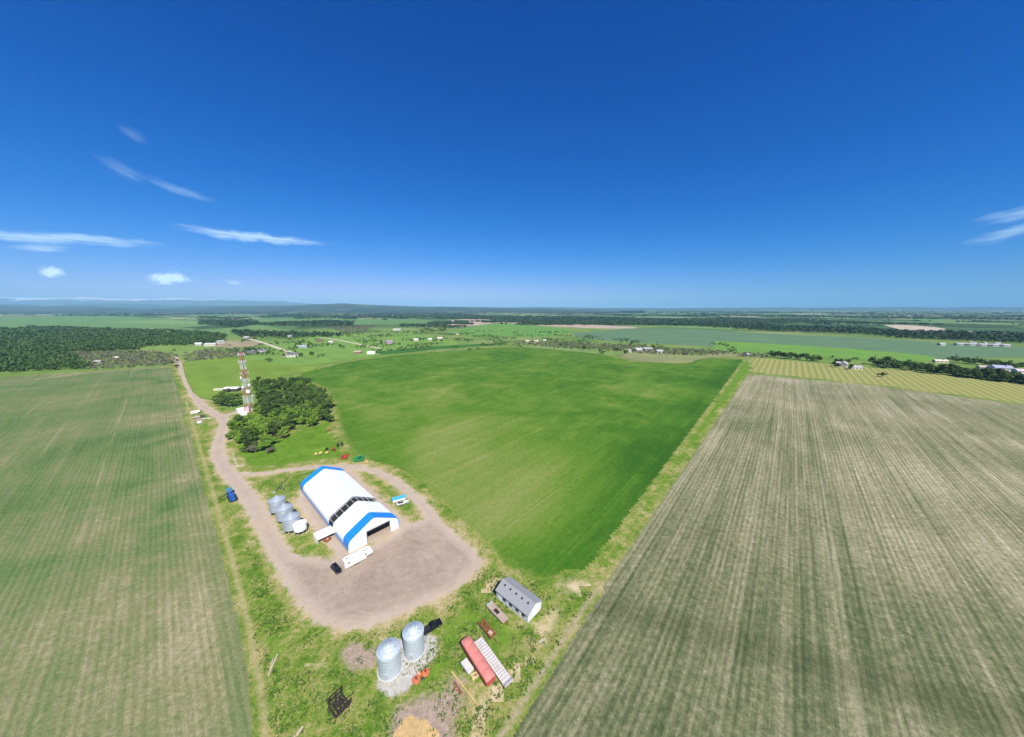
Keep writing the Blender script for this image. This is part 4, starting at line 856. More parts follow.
# ------------------------------------------------------------------ lattice tower
tb = g(250, 412); TH = 53.0
tw = thing('lattice_tower', 'tall red and white lattice communications tower crowded with antennas beside the grove', 'communications tower', tb, 12)
TR = mat('tower_red', (0.40, 0.09, 0.07), 0.6); TWm = mat('tower_white', (0.55, 0.54, 0.52), 0.5)
def hwid(z): return 2.6-1.7*(z/TH)
nb = 7
for s_ in range(nb):
    z0 = TH*s_/nb; z1 = TH*(s_+1)/nb; mm = TR if s_ % 2 == 0 else TWm; mb = MB(); q = 3
    for k in range(4):
        c = [(1, 1), (-1, 1), (-1, -1), (1, -1)]; a, b_ = c[k], c[(k+1) % 4]
        mb.cyl((a[0]*hwid(z0), a[1]*hwid(z0), z0), (a[0]*hwid(z1), a[1]*hwid(z1), z1), 0.16, n=6)
        for i in range(q):
            u0 = z0+(z1-z0)*i/q; u1 = z0+(z1-z0)*(i+1)/q; h0, h1 = hwid(u0), hwid(u1)
            mb.cyl((a[0]*h0, a[1]*h0, u0), (b_[0]*h1, b_[1]*h1, u1), 0.08, n=4); mb.cyl((b_[0]*h0, b_[1]*h0, u0), (a[0]*h1, a[1]*h1, u1), 0.08, n=4)
            mb.cyl((a[0]*h1, a[1]*h1, u1), (b_[0]*h1, b_[1]*h1, u1), 0.08, n=4)
    mb.build('lattice_section', mm, tw)
MB().box((0, 0, TH*0.5), (0.5, 0.35, TH*0.98)).build('cable_ladder', STEEL, tw)
for z, r in ((14, 1.0), (19, 1.4), (23, 0.9), (24, 1.1), (31, 1.2), (33, 0.9), (40, 0.8), (43, 0.8)):
    a = rnd.uniform(0, 6.28); h = hwid(z)+0.9; c = np.array([h*cos(a), h*sin(a), z]); dd = np.array([cos(a), sin(a), 0])
    p = MB().cyl(c-dd*0.1, c+dd*0.55, r*1.1, r, 16).build('dish', WPAINT, tw)
    MB().cyl(np.array([0.0, 0.0, z]), c, 0.08, n=5).build('dish_arm', STEEL, p)
for z, n in ((20.5, 8), (29, 9), (35, 6), (45, 9), (51, 9)):
    h = hwid(z)+1.3; mb = MB()
    for k in range(4): a = 2*PI*k/4+0.4; a2 = a+PI/2; mb.cyl((h*cos(a), h*sin(a), z), (h*cos(a2), h*sin(a2), z), 0.07, n=5); mb.cyl((0, 0, z), (h*cos(a), h*sin(a), z), 0.07, n=5)
    fr_ = mb.build('antenna_frame', STEEL, tw)
    for k in range(n): a = 2*PI*k/n+0.2*z; MB().box((h*cos(a), h*sin(a), z+0.2), (0.25, 0.34, 2.2), a).build('panel_antenna', ALUM if k % 2 else LTW, fr_)
for dx in (-0.5, 0.5): MB().cyl((dx, 0, TH), (dx, 0, TH+3.5), 0.06).build('whip_antenna', STEEL, tw)
def cabin(name, lab, px, py, z, az, wx, wy, h, mw, mr, cat='hut', slope=0.15):
    t = thing(name, lab, cat, g(px, py, z), az)
    MB().box((0, 0, h/2), (wx, wy, h)).build('wall', mw, t); MB().prism([(-wx/2-0.2, h+0.003), (-wx/2-0.2, h+0.1), (0, h+0.1+slope*wx), (wx/2+0.2, h+0.1), (wx/2+0.2, h+0.003)], -wy/2-0.2, wy/2+0.2).build('roof', mr, t)
    MB().box((wx*0.2, -wy/2-0.02, 1.05), (0.9, 0.06, 2.1)).build('door', STEEL, t); MB().box((-wx/2-0.02, 0, 1.6), (0.05, 1.2, 0.8)).build('window', GLASS, t); return t
cabin('equipment_hut', 'white equipment hut at the foot of the lattice tower by the lane end', 245, 409.5, 2, 40, 6.0, 11.0, 3.4, WPAINT, WHITE)
cabin('equipment_hut', 'smaller pale hut in front of the white equipment hut beside the lane end', 243.5, 414, 1, 40, 3.0, 4.5, 2.4, LTW, WPAINT)
cabin('open_shed', 'pale roofed dark walled shed behind the round bushes left of the tower', 232.5, 388.5, 3, 85, 8.0, 14.0, 3.6, mat('dark_wall', (0.05, 0.045, 0.04), 0.9), WHITE, 'shed')
cabin('loading_shelter', 'low pale flat shelter left of the pale roofed shed on lime pasture', 219, 389.5, 1, 80, 4.0, 9.0, 1.6, mat('beige_wall', (0.5, 0.46, 0.36), 0.9), mat('beige_wall', (0, 0, 0)), 'shelter')
cabin('feed_hut', 'small white topped hut by the lane between the junction and the grove', 238.3, 423, 1, 70, 2.4, 6.0, 2.0, DARK, WHITE)
# ------------------------------------------------------------------ houses
def house(lab, px, py, L, Wd, h, wc, rc, az=None, wing=False, group=None, cat='house', name='house', win=True):
    az = AZL if az is None else az; L, Wd, h = L*0.86, Wd*0.86, h*0.9; t = thing(name, lab, cat, g(px, py), az, group=group)
    wm = mat('wall_%s' % (wc,), wc, 0.8); rm_ = mat('roof_%s' % (rc,), rc, 0.85); rh = Wd*0.28
    mb = MB(); mb.prism([(-Wd/2, 0), (-Wd/2, h), (0, h+rh), (Wd/2, h), (Wd/2, 0)], -L/2, L/2)
    if wing: mb.prism([(-L*0.22, 0), (-L*0.22, h-0.1), (0, h+rh*0.8), (L*0.22, h-0.1), (L*0.22, 0)], -Wd*1.0, -Wd/2+0.3, 'x')
    mb.build('wall', wm, t)
    mb = MB(); mb.prism([(-Wd/2-0.5, h-0.25), (-Wd/2-0.5, h+0.02), (0, h+rh+0.3), (Wd/2+0.5, h+0.02), (Wd/2+0.5, h-0.25), (0, h+rh+0.03)], -L/2-0.4, L/2+0.4)
    if wing: mb.prism([(-L*0.22-0.4, h-0.35), (-L*0.22-0.4, h-0.05), (0, h+rh*0.8+0.3), (L*0.22+0.4, h-0.05), (L*0.22+0.4, h-0.35), (0, h+rh*0.8+0.03)], -Wd*1.0-0.4, 0.0, 'x')
    r = mb.build('roof', rm_, t)
    if cat == 'house': MB().box((Wd*0.2, L*0.2, h+rh+0.3), (0.9, 0.9, 2.0)).build('chimney', CONC, r)
    if win:
        for s_ in (-1, 1):
            for k in range(3): MB().box((s_*(Wd/2+0.03), -L*0.33+k*L*0.33, h*0.55), (0.06, 1.8, 1.4)).build('window', GLASS, t)
        MB().box((0.8, -L/2-0.03, 1.2), (1.3, 0.08, 2.3)).build('door', WOOD, t)
        MB().box((-Wd*0.25, -L/2-0.03, h*0.55), (1.4, 0.06, 1.3)).build('window', GLASS, t)
    return t
wh = (0.50, 0.49, 0.46); dk = (0.10, 0.10, 0.11); gy = (0.30, 0.31, 0.34); br = (0.22, 0.13, 0.10); cr_ = (0.55, 0.48, 0.38)
HS = [
 ('small white house alone in the dark woods near the left edge', 61, 336.6, 14, 9, 4, wh, (0.38, 0.37, 0.36), 20, 0),
 ('pale house roof among woods, between the lone white house and the white barn', 114, 336.3, 16, 8, 4, cr_, (0.55, 0.53, 0.5), 30, 0),
 ('pale cottage right of the pale roofed house in the woods', 132, 337.6, 12, 8, 4, wh, cr_, 60, 0),
 ('tall white house standing by the rear edge of the woods', 167, 333.5, 12, 10, 7, wh, (0.5, 0.5, 0.5), 20, 0),
 ('white cottage in the brown scrub just above the left field', 97.5, 363.2, 8, 6, 3.4, wh, (0.38, 0.37, 0.36), 40, 0),
 ('pale cottage deeper in the brown scrub, right of the white cottage', 117, 359, 9, 6, 3, wh, cr_, 80, 0),
 ('white house at the left end of the acreage row beyond the lime pasture', 199, 345.2, 15, 9, 4.5, wh, (0.6, 0.6, 0.6), 70, 0),
 ('long pale grey barn roof beside the white house in the acreage row', 211, 346, 26, 10, 5, cr_, (0.42, 0.42, 0.45), 75, 0),
 ('grey roofed house on the rise behind the long pale barn', 221, 343.5, 17, 11, 6, wh, gy, 20, 1),
 ('white house above the tower top on the far acreage', 247, 338.5, 16, 10, 5, wh, gy, 80, 0),
 ('dark roofed white house by the start of the pale lane', 262.5, 352.5, 18, 11, 5.5, wh, dk, 60, 1),
 ('grey bungalow behind dark trees next to the tower top', 251, 353.5, 14, 10, 4, (0.4, 0.4, 0.42), dk, 30, 0),
 ('large dark roofed house with white walls at the end of the pale lane', 293, 357, 20, 12, 6, wh, dk, 60, 1),
 ('tan garage just left of the large dark roofed house', 286, 356.8, 11, 9, 4, cr_, (0.45, 0.36, 0.3), 60, 0),
 ('low blue grey house above the large dark roofed house', 303, 348, 20, 10, 4.5, (0.45, 0.48, 0.52), (0.28, 0.32, 0.38), 75, 0),
 ('brown house with dark roof left of the second lane', 320, 342.2, 17, 11, 5.5, br, (0.13, 0.08, 0.07), 50, 1),
 ('white shed beside the brown house at the lane head', 331, 343, 12, 8, 4, wh, (0.5, 0.45, 0.45), 70, 0),
 ('white house in the far row left of the brown house', 290, 337.3, 14, 9, 4.5, wh, gy, 80, 0),
 ('mauve brown house on the ploughed patch right of the second lane', 389, 344, 20, 13, 6.5, (0.36, 0.28, 0.30), (0.26, 0.20, 0.24), 40, 1),
 ('brown bungalow left of the white arched shed', 358, 353.6, 16, 9, 4, br, (0.34, 0.25, 0.2), 80, 0),
 ('white house among dark trees in the middle distance right of the mauve house', 416, 341, 16, 10, 5, wh, (0.5, 0.5, 0.5), 60, 0),
 ('white shed right of the house among dark trees', 430, 340.3, 12, 8, 4, wh, (0.6, 0.6, 0.6), 70, 0),
 ('pale barn at the right end of the middle distance row', 440, 339.4, 18, 9, 5, wh, cr_, 80, 0),
 ('long white poultry barn on the far light green pasture', 397, 330.4, 34, 12, 5, wh, (0.38, 0.37, 0.36), 85, 0),
 ('lone small house on the bright green hillside', 457, 334.6, 14, 9, 5, cr_, br, 60, 0),
 ('white house at the left end of the farm beyond the green crop', 629, 352.6, 14, 10, 5.5, wh, (0.38, 0.37, 0.36), 20, 0),
 ('grey house second from left in the farm beyond the green crop', 638, 351.2, 18, 10, 5, cr_, (0.42, 0.42, 0.45), 70, 1),
 ('white roofed barn slanting behind the grey house of that farm', 648, 350.6, 20, 9, 5, wh, (0.38, 0.37, 0.36), 120, 0),
 ('white shed at the right end of the farm beyond the green crop', 659, 352.8, 14, 9, 4.5, wh, (0.38, 0.37, 0.36), 85, 0),
 ('pink roofed cottage in scrub above the centre of the green crop', 536, 342.6, 13, 9, 4.5, cr_, (0.55, 0.42, 0.38), 80, 0),
 ('white cottage right of the pink roofed cottage in the scrub', 544, 341.8, 12, 8, 4.5, wh, (0.55, 0.5, 0.5), 50, 0),
 ('tan cottage left of the pink roofed cottage', 527, 342.2, 12, 8, 4, cr_, (0.5, 0.42, 0.34), 70, 0),
 ('small white house at the far corner of the green crop', 747, 356.2, 11, 8, 4, wh, gy, 60, 0),
 ('white farmhouse with dark trees on the edge of the hay field', 843, 366.5, 14, 10, 5.5, wh, (0.45, 0.38, 0.40), 50, 1),
 ('low white shed right of the farmhouse by the hay field', 855, 369, 16, 8, 3.5, wh, (0.38, 0.37, 0.36), 100, 0),
 ('blue grey roofed house behind the dark tree belt at right', 1000, 370.5, 22, 13, 5, wh, (0.26, 0.28, 0.38), 110, 1),
 ('tan roofed shed left of the blue grey roofed house', 984, 369, 16, 8, 3.5, cr_, (0.40, 0.33, 0.30), 110, 0),
 ('pinkish house cut by the right edge of the picture', 1021, 373.5, 16, 10, 4.5, wh, (0.45, 0.38, 0.40), 110, 0),
 ('lone white house on the grey green field left of the village', 941, 345.4, 14, 9, 4.5, wh, (0.38, 0.37, 0.36), 90, 0),
 ('tan shed cluster roof on the bare patch beyond the lime field', 940, 362.6, 18, 8, 3.5, cr_, (0.55, 0.48, 0.38), 110, 0),
]
for lab, px, py, L, Wd, h, wc, rc, az, wg in HS: house(lab, px, py, L, Wd, h, wc, rc, az, bool(wg))
# distant village of near identical white houses
vx = [956, 960, 964, 968, 972, 976, 979, 983, 987, 991, 995, 999, 1002, 1006, 973, 984, 997]
for i, x in enumerate(vx):
    house('small white house in the distant village beyond the grey green field', x, 345.2+(x-956)*0.03+(0.0 if i < 14 else -1.6), 11, 8, 4.5, wh, (0.38, 0.37, 0.36), 70+37*(i % 3), False, 'white houses of the distant village')
# white arched shed
t = thing('arched_shed', 'white arched fabric shed on bare ground just above the crop edge', 'shed', g(371.5, 353.8), 80)
a8 = [(6*cos(PI*k/8), 5.5*sin(PI*k/8)) for k in range(9)]; MB().prism(a8, -7, 7).build('cover', WHITE, t); MB().box((0, -7.05, 1.8), (4, 0.08, 3.6)).build('door', STEEL, t)
# ------------------------------------------------------------------ trees
def leafmat(name, c1, c2):
    m, nt, b = newmat(name); oi = nt.new('ShaderNodeObjectInfo').outputs['Random']
    p = nt.pos(); n = nt.noise(p, 0.35, 4, 0.7); q = nt.noise(p, 3.0, 2, 0.6)
    f = nt.m('ADD', nt.m('MULTIPLY', nt.ramp(n, 0.3, 0.7), 0.6), nt.m('ADD', nt.m('MULTIPLY', oi, 0.3), nt.m('MULTIPLY', nt.m('SUBTRACT', q, 0.4), 0.6)))
    nt.put(b.inputs['Base Color'], nt.mix(f, c1, c2)); b.inputs['Roughness'].default_value = 0.75; b.inputs['Specular IOR Level'].default_value = 0.2
    return m
LM = leafmat('mid_leaves', (0.045, 0.095, 0.016), (0.105, 0.180, 0.035)); LD = leafmat('dark_leaves', (0.028, 0.062, 0.014), (0.085, 0.135, 0.032)); LB = leafmat('bright_leaves', (0.075, 0.155, 0.014), (0.175, 0.285, 0.038))
LG = leafmat('grey_scrub_leaves', (0.060, 0.070, 0.038), (0.19, 0.175, 0.12)); LF = leafmat('forest_leaves', (0.018, 0.050, 0.013), (0.070, 0.125, 0.028))
LFF = leafmat('far_forest_leaves', (0.020, 0.048, 0.020), (0.040, 0.075, 0.028))
BARK = mat('bark', (0.12, 0.09, 0.065), 0.95, var=0.2)
def leaf_cards(r, n, R0, Hc, zc, lobes, size):
    """leaf clumps spread through an uneven crown; returns verts, quads"""
    C = []
    lb = [(r.normal(0, 0.46, 2)*R0, zc+r.uniform(-0.5, 0.6)*Hc, r.uniform(0.25, 0.58)*R0) for _ in range(lobes)]
    for k in range(n):
        (cx, cy), cz, rr = lb[k % lobes]; d = r.normal(size=3); d /= np.linalg.norm(d); q = rr*r.uniform(0.55, 1.08)
        C.append((cx+d[0]*q, cy+d[1]*q, cz+d[2]*q*Hc/R0*0.85, *d))
    C = np.array(C); P = C[:, :3]; D = C[:, 3:]+r.normal(0, 0.55, (n, 3)); D /= np.linalg.norm(D, axis=1)[:, None]
    A = np.cross(D, r.normal(size=(n, 3))); A /= np.linalg.norm(A, axis=1)[:, None]; B = np.cross(D, A); s = (size*r.uniform(0.6, 1.4, n))[:, None]
    V = np.stack([P-A*s, P-B*s*0.7+D*s*0.15, P+A*s, P+B*s*0.7-D*s*0.15], 1).reshape(-1, 3)
    return V, np.arange(4*n).reshape(-1, 4)
def tree_proto(i, Ht, R0, m, n=900, size=0.40, name='leafy_tree'):
    r = np.random.RandomState(100+i); root = bpy.data.objects.new(name, None)
    mb = MB(); p = np.array([0., 0, 0]); segs = [(p, np.array([0.15, 0.1, Ht*0.3])), (np.array([0.15, 0.1, Ht*0.3]), np.array([0.1, -0.1, Ht*0.7]))]
    mb.cyl(segs[0][0], segs[0][1], 0.24, 0.18, 7); mb.cyl(segs[1][0], segs[1][1], 0.18, 0.07, 6)
    for k in range(6):
        a = 2*PI*k/6+r.rand(); z = Ht*(0.28+0.07*k); mb.cyl((0.12, 0, z), (R0*0.65*cos(a), R0*0.65*sin(a), z+Ht*0.2), 0.09, 0.03, 5)
    tr_ = mb.build('trunk', BARK, root); V, Q = leaf_cards(r, n, R0, Ht*0.42, Ht*0.58, 13, size); V[:, 2] = np.maximum(V[:, 2], 0.15)
    cr = mesh_np('crown', V, Q, m, parent=root); return root, [tr_, cr]
protos = []
for i, (h, r0, m, n) in enumerate(((10.0, 3.6, LD, 1500), (7.5, 3.9, LM, 1400), (11.5, 3.2, LD, 1500), (6.5, 3.4, LB, 1300), (9.0, 3.0, LB, 1300), (4.2, 2.3, LG, 500), (5.0, 2.4, LD, 500))):
    protos.append(tree_proto(i, h, r0, m, n))
used = set(); REQ = []
def tree(*a, **k): REQ.append((a, k))
def make_tree(k, x, y, s, label, group, name='leafy_tree', cat='tree'):
    root, ch = protos[k]
    if k in used:
        r = root.copy(); COL.objects.link(r)
        for c in ch: q = c.copy(); q.parent = r; COL.objects.link(q)
    else:
        used.add(k); r = root; COL.objects.link(r)
    r.name = name; r.location = (x, y, 0); r.rotation_euler = (0, 0, rnd.uniform(0, 6.28)); r.scale = (s*rnd.uniform(.9, 1.1), s*rnd.uniform(.9, 1.1), s*rnd.uniform(.85, 1.1))
    r['label'] = label; r['category'] = cat
    if group: r['group'] = group
    return r
def scatter(poly, sp, n_try=6000, seed=1):
    r = random.Random(seed); lo = poly.min(0); hi = poly.max(0); pts = []
    for _ in range(n_try):
        p = np.array([r.uniform(lo[0], hi[0]), r.uniform(lo[1], hi[1])])
        if sd_poly(p[None], poly)[0] < 0: continue
        if all((p[0]-q[0])**2+(p[1]-q[1])**2 > sp*sp for q in pts): pts.append(p)
    return pts
grove = G([(232, 438), (236, 426), (252, 424), (264, 408), (258, 396), (266, 388), (285, 384), (303, 384), (322, 394), (332, 410), (330, 424), (308, 428), (292, 427), (284, 440), (272, 450), (254, 450), (240, 446)])
gl = []
for p in scatter(grove, 6.5, 6000, 3):
    az = math.atan2(p[0], p[1]); y = p[1]
    near = sd_poly(p[None], grove)[0]; bright = (y < 262 and rnd.random() < 0.75) or rnd.random() < 0.12
    if bright: tree(rnd.choice((3, 4)), *p, rnd.uniform(1.0, 1.35), 'bright green bushy tree in the grove beside the lattice tower', 'bright trees of the grove')
    else: tree(rnd.choice((0, 1, 2)), *p, rnd.uniform(0.9, 1.3), 'dark green leafy tree in the grove beside the lattice tower', 'dark trees of the grove')
    gl.append(p)
print('grove', len(gl))
for px, py in ((216, 404), (220, 406), (224, 406.5), (228, 407), (232, 406.5), (236, 406), (240, 404.5), (219, 400), (225, 400), (231, 400), (237, 399), (222, 396), (229, 395.5)):
    tree(rnd.choice((1, 2)), *g(px, py), rnd.uniform(0.75, 0.95), 'dark rounded bush tree in the clump left of the tower foot', 'dark clump left of the tower', 'bush')
for px, py in ((255, 385), (259, 383), (263, 386), (256, 389), (262, 391)): tree(rnd.choice((0, 2)), *g(px, py), 0.85, 'dark tree in the small clump just right behind the tower', 'dark clump behind the tower')
for k, (px, py) in enumerate(((255, 452.5), (250, 452), (270, 453), (246, 451.5), (240, 423), (236, 430))): tree(5 if k < 3 else 6, *g(px, py), 1.0, 'grey green shrub at the near edge of the grove', 'shrubs at the grove edge', 'shrub', 'shrub')
# trees round the houses and along boundaries
def dots(lst, ks, s, lab, grp):
    for px, py in lst: tree(rnd.choice(ks), *g(px, py), rnd.uniform(0.8, 1.2)*s, lab, grp)
dots([(245+1.8*k, 350.5+1.2*rnd.random()) for k in range(12)], (0, 1, 2), 1.0, 'dark tree in the hedge behind the tower top', 'dark hedge behind the tower top')
dots([(258, 354.5), (267, 354), (270, 353.5), (284, 358), (289, 354.5), (297, 358.5), (301, 357), (296, 353.5)], (0, 2), 0.8, 'dark garden tree beside a dark roofed acreage house', 'garden trees of the acreages')
dots([(276, 343.5), (278, 345), (297, 347), (300, 346.5), (310, 348), (341, 349), (343, 349), (357, 348.5), (361, 348.5), (364, 348.5), (350, 336.5), (347, 336.6), (359, 335.5), (382, 344.5), (394, 345), (403, 341), (407, 341), (411, 342), (420, 341.5), (424, 340.5), (434, 342.5), (442, 343), (456, 341), (460, 341.3), (490, 341.5), (494, 341.8), (499, 342), (312, 356), (269, 362)], (0, 1, 6), 1.15, 'scattered dark tree on the open acreage land beyond the grove', 'scattered acreage trees')
dots([(420+2.3*k+rnd.random(), 331.5+1.0*rnd.random()) for k in range(12)], (0, 1, 2), 1.5, 'dark tree of the small wood on the far green slope', 'small wood on the far green slope')
dots([(561, 347.5), (584, 350.5), (600, 353.5), (603, 354), (625, 356), (627, 353.5), (617, 351), (566, 346.6), (621, 342.5), (626, 342.3), (632, 343), (636, 343.6), (714, 345.8), (720, 346.4), (726, 348), (732, 350), (735, 352.5), (729, 353.5)], (0, 1, 2), 1.1, 'scattered dark tree in the scrub beyond the green crop', 'scattered scrub trees beyond the crop')
dots([(838, 367.5), (841, 363.8), (848, 364.5), (851, 370), (834, 367), (836, 364)], (0, 2), 0.9, 'dark tree beside the white farmhouse at the hay field', 'trees of the hay field farmhouse')
tree(6, *g(882.5, 377), 1.4, 'lone dark bush standing in the striped hay field', None, 'bush', 'bush')
belt = []
for k in range(64):
    x = 878+ (1040-878)*k/63; yb = 366+(x-878)*0.122; belt.append((x, yb+rnd.uniform(-1.6, 1.2)))
for k in range(34): belt.append((890+4.3*k, 367.0+4.3*k*0.122+rnd.uniform(-1.5, 0.2)))
for k in range(12): belt.append((872+2.2*k, 363.5+rnd.uniform(0, 2.4)))
for k in range(16): belt.append((771+3.2*k, 357.6+0.09*3.2*k+rnd.uniform(-1, .4)))
dots(belt, (0, 1, 2), 1.25, 'dark tree of the long belt behind the striped hay field', 'long tree belt behind the hay field')
dots([(952+1.9*k, 362.5+0.09*1.9*k+rnd.uniform(-.8, .8)) for k in range(38)], (0, 1, 2), 1.05, 'dark tree of the second belt round the blue grey roofed house', 'second tree belt at right')
dots([(172, 364.2), (178.5, 362.5), (174, 352), (187, 361), (177, 368)], (0, 6), 0.8, 'dark tree by the lane end at the far corner of the left field', 'trees at the lane end')
# weeds and grass tussocks standing on the rough ground round the yard
r = np.random.RandomState(21)
rough = G([(244, 540), (262, 560), (290, 616), (330, 640), (396, 624), (450, 600), (486, 566), (560, 590), (596, 592), (500, 737), (440, 790), (268, 790), (262, 690), (246, 610)])
def tuft_mass(name, n, m, size, seed, label, keep):
    q = np.random.RandomState(seed); lo, hi = rough.min(0), rough.max(0); P = np.column_stack([q.uniform(lo[0], hi[0], n*3), q.uniform(lo[1], hi[1], n*3)])
    P = P[(sd_poly(P, rough) > 0.5) & (fy(P) < -1.2) & (fr(P) < -1.0)]
    P = np.array([p for p in P if mnoise.fractal(Vector((p[0]*0.12, p[1]*0.12, seed)), 0.6, 2.0, 4) > keep])[:n]
    k = 5; C = np.repeat(P, k, 0)+q.normal(0, size*0.55, (len(P)*k, 2)); z = q.uniform(0.02, size*0.55, len(C)); N = len(C)
    D = np.column_stack([q.normal(0, 0.8, (N, 2)), q.uniform(0.3, 1.0, N)]); D /= np.linalg.norm(D, axis=1)[:, None]
    A = np.cross(D, q.normal(size=(N, 3))); A /= np.linalg.norm(A, axis=1)[:, None]; B = np.cross(D, A); s_ = (size*q.uniform(0.3, 0.7, N))[:, None]; c3 = np.column_stack([C, z])
    V = np.stack([c3-A*s_, c3-B*s_*0.6, c3+A*s_, c3+B*s_*0.6], 1).reshape(-1, 3); V[:, 2] = np.maximum(V[:, 2], 0.045)
    o = mesh_np(name, V, np.arange(4*N).reshape(-1, 4), m); o['kind'] = 'stuff'; o['label'] = label; o['category'] = name
REQ.sort(key=lambda q: math.hypot(q[0][1], q[0][2])-(1e5 if q[1] else 0))
for a, k in REQ[:305]: make_tree(*a, **k)
T = [leaf_cards(r, 90, 3.8, 4.0, 4.8, 6, 0.8)[0] for _ in range(6)]; Vs = []
for a, k in REQ[305:]: Vs.append(T[r.randint(6)]*r.uniform(0.85, 1.25)*a[3]+np.array([a[1], a[2], 0]))
V = np.vstack(Vs); V[:, 2] = np.maximum(V[:, 2], 0.1); o = mesh_np('distant_trees', V, np.arange(len(V)).reshape(-1, 4), LD); o['kind'] = 'stuff'; o['label'] = 'farther dark trees of the belts and acreages towards the plain'; o['category'] = 'trees'
print('trees', len(REQ))
from mathutils import noise as mnoise, Vector
tuft_mass('weeds', 4200, leafmat('weed_leaves', (0.025, 0.070, 0.010), (0.075, 0.150, 0.022)), 0.48, 31, 'dark green weeds in clumps on the rough ground round the silos', 0.0)
tuft_mass('dry_tussocks', 2600, leafmat('straw_tufts', (0.18, 0.19, 0.06), (0.34, 0.29, 0.14)), 0.38, 32, 'straw coloured dry grass tussocks on the rough ground round the yard', 0.02)
# ------------------------------------------------------------------ woods and scrub as masses
def wood(name, polys, sp0, Ht, R0, m, ncard, size, seed, label, jit=1.0, kk=1.0, clump=None):
    r = np.random.RandomState(seed); T = []
    for i in range(8): T.append(leaf_cards(r, ncard, R0, Ht*0.5, Ht*0.52, 4, size)[0])
    Vs = []; cnt = 0
    for poly in polys:
        poly = G(poly); lo, hi = poly.min(0), poly.max(0); y = lo[1]
        rows = []
        while y < hi[1]:
            sp = sp0*max(1.0, y/700.0*kk); xs = np.arange(lo[0], hi[0], sp); rows.append(np.column_stack([xs+r.uniform(-.5, .5, len(xs))*sp, y+r.uniform(-.5, .5, len(xs))*sp, np.full(len(xs), sp/sp0)])); y += sp*0.9
        P = np.vstack(rows); s = sd_poly(P[:, :2], poly); P = P[s > r.uniform(-6, 8, len(P))*jit]
        if clump is not None: P = np.array([p for p in P if mnoise.fractal(Vector((p[0]*0.011, p[1]*0.011, seed)), 0.7, 2.0, 4) > clump])
        for p in P:
            t = T[r.randint(8)]; a = r.uniform(0, 6.28); sc_ = r.uniform(0.75, 1.2); q = t.copy(); x_ = q[:, 0]*cos(a)-q[:, 1]*sin(a); y_ = q[:, 0]*sin(a)+q[:, 1]*cos(a)
            Vs.append(np.column_stack([x_*sc_*p[2]+p[0], y_*sc_*p[2]+p[1], np.maximum(q[:, 2]*sc_*(1+0.12*(p[2]-1)), 0.1)]))
        cnt += len(P)
    V = np.vstack(Vs); Q = np.arange(len(V)).reshape(-1, 4); o = mesh_np(name, V, Q, m); o['kind'] = 'stuff'; o['label'] = label; o['category'] = name.replace('_', ' ')
    print(name, cnt, len(Q)); return o
wood('woodland', [[(-70, 331), (0, 330), (55, 327.5), (100, 329.5), (165, 331), (205, 333), (226, 336), (222, 343), (190, 345.5), (150, 346), (135, 350), (100, 352), (62, 353), (78, 361), (88, 369.5), (0, 373.5), (-120, 379), (-200, 360)]],
     7.5, 9.0, 4.4, LF, 26, 1.5, 11, 'dense dark green woodland filling the land behind the left field')
wood('scrub', [[(52, 353), (100, 352.5), (135, 351), (160, 352), (176, 355), (175, 364), (120, 369.5), (88, 370), (78, 362)], [(187, 354), (205, 349), (226, 352), (255, 350), (262, 355), (222, 359), (190, 362)],
     [(560, 348), (620, 352), (660, 355), (700, 356.5), (738, 353), (700, 350), (650, 347.5), (600, 344), (540, 341.5), (512, 341.5), (515, 345)], [(738, 357.5), (770, 358.5), (768, 354.5), (735, 353)], [(340, 333), (330, 327), (372, 325.5), (368, 333)]],
     9.0, 4.2, 3.0, LG, 20, 1.0, 12, 'low grey brown scrub scattered around the distant farms', jit=1.3)
wood('scattered_bushes', [[(205, 352), (262, 334), (400, 330), (560, 332), (640, 341), (760, 356), (620, 349), (400, 351), (292, 361), (262, 360)], [(700, 352), (768, 354), (870, 361), (1100, 366), (1100, 361), (930, 361), (860, 360), (768, 353)]],
     14.0, 4.5, 3.4, LF, 24, 1.1, 17, 'small bushes in loose clumps over the distant pastures and farm yards', kk=0.6, clump=0.22)
wood('shelterbelts', [[(-60, 328.8), (0, 328.5), (14, 330.2), (-60, 331)], [(30, 326.5), (24, 327.5), (35, 328)], [(213, 325), (250, 321), (262, 323), (236, 329)], [(262, 324), (330, 321), (355, 322), (350, 326.5), (300, 326), (270, 326)],
     [(512, 316.5), (560, 318.5), (640, 323.5), (700, 326.8), (768, 331.5), (862, 334), (905, 339), (960, 341), (1100, 346.5), (1100, 336), (950, 332.5), (900, 332), (858, 328), (768, 326), (700, 323), (620, 319), (560, 317)],
     [(230, 331), (300, 333.5), (345, 335), (340, 337.5), (300, 337.8), (240, 338)], [(400, 325), (470, 327), (455, 328.5), (400, 327)]],
     11.5, 10.0, 5.0, LFF, 18, 1.9, 13, 'dark shelterbelts and woods crossing the far farmland')
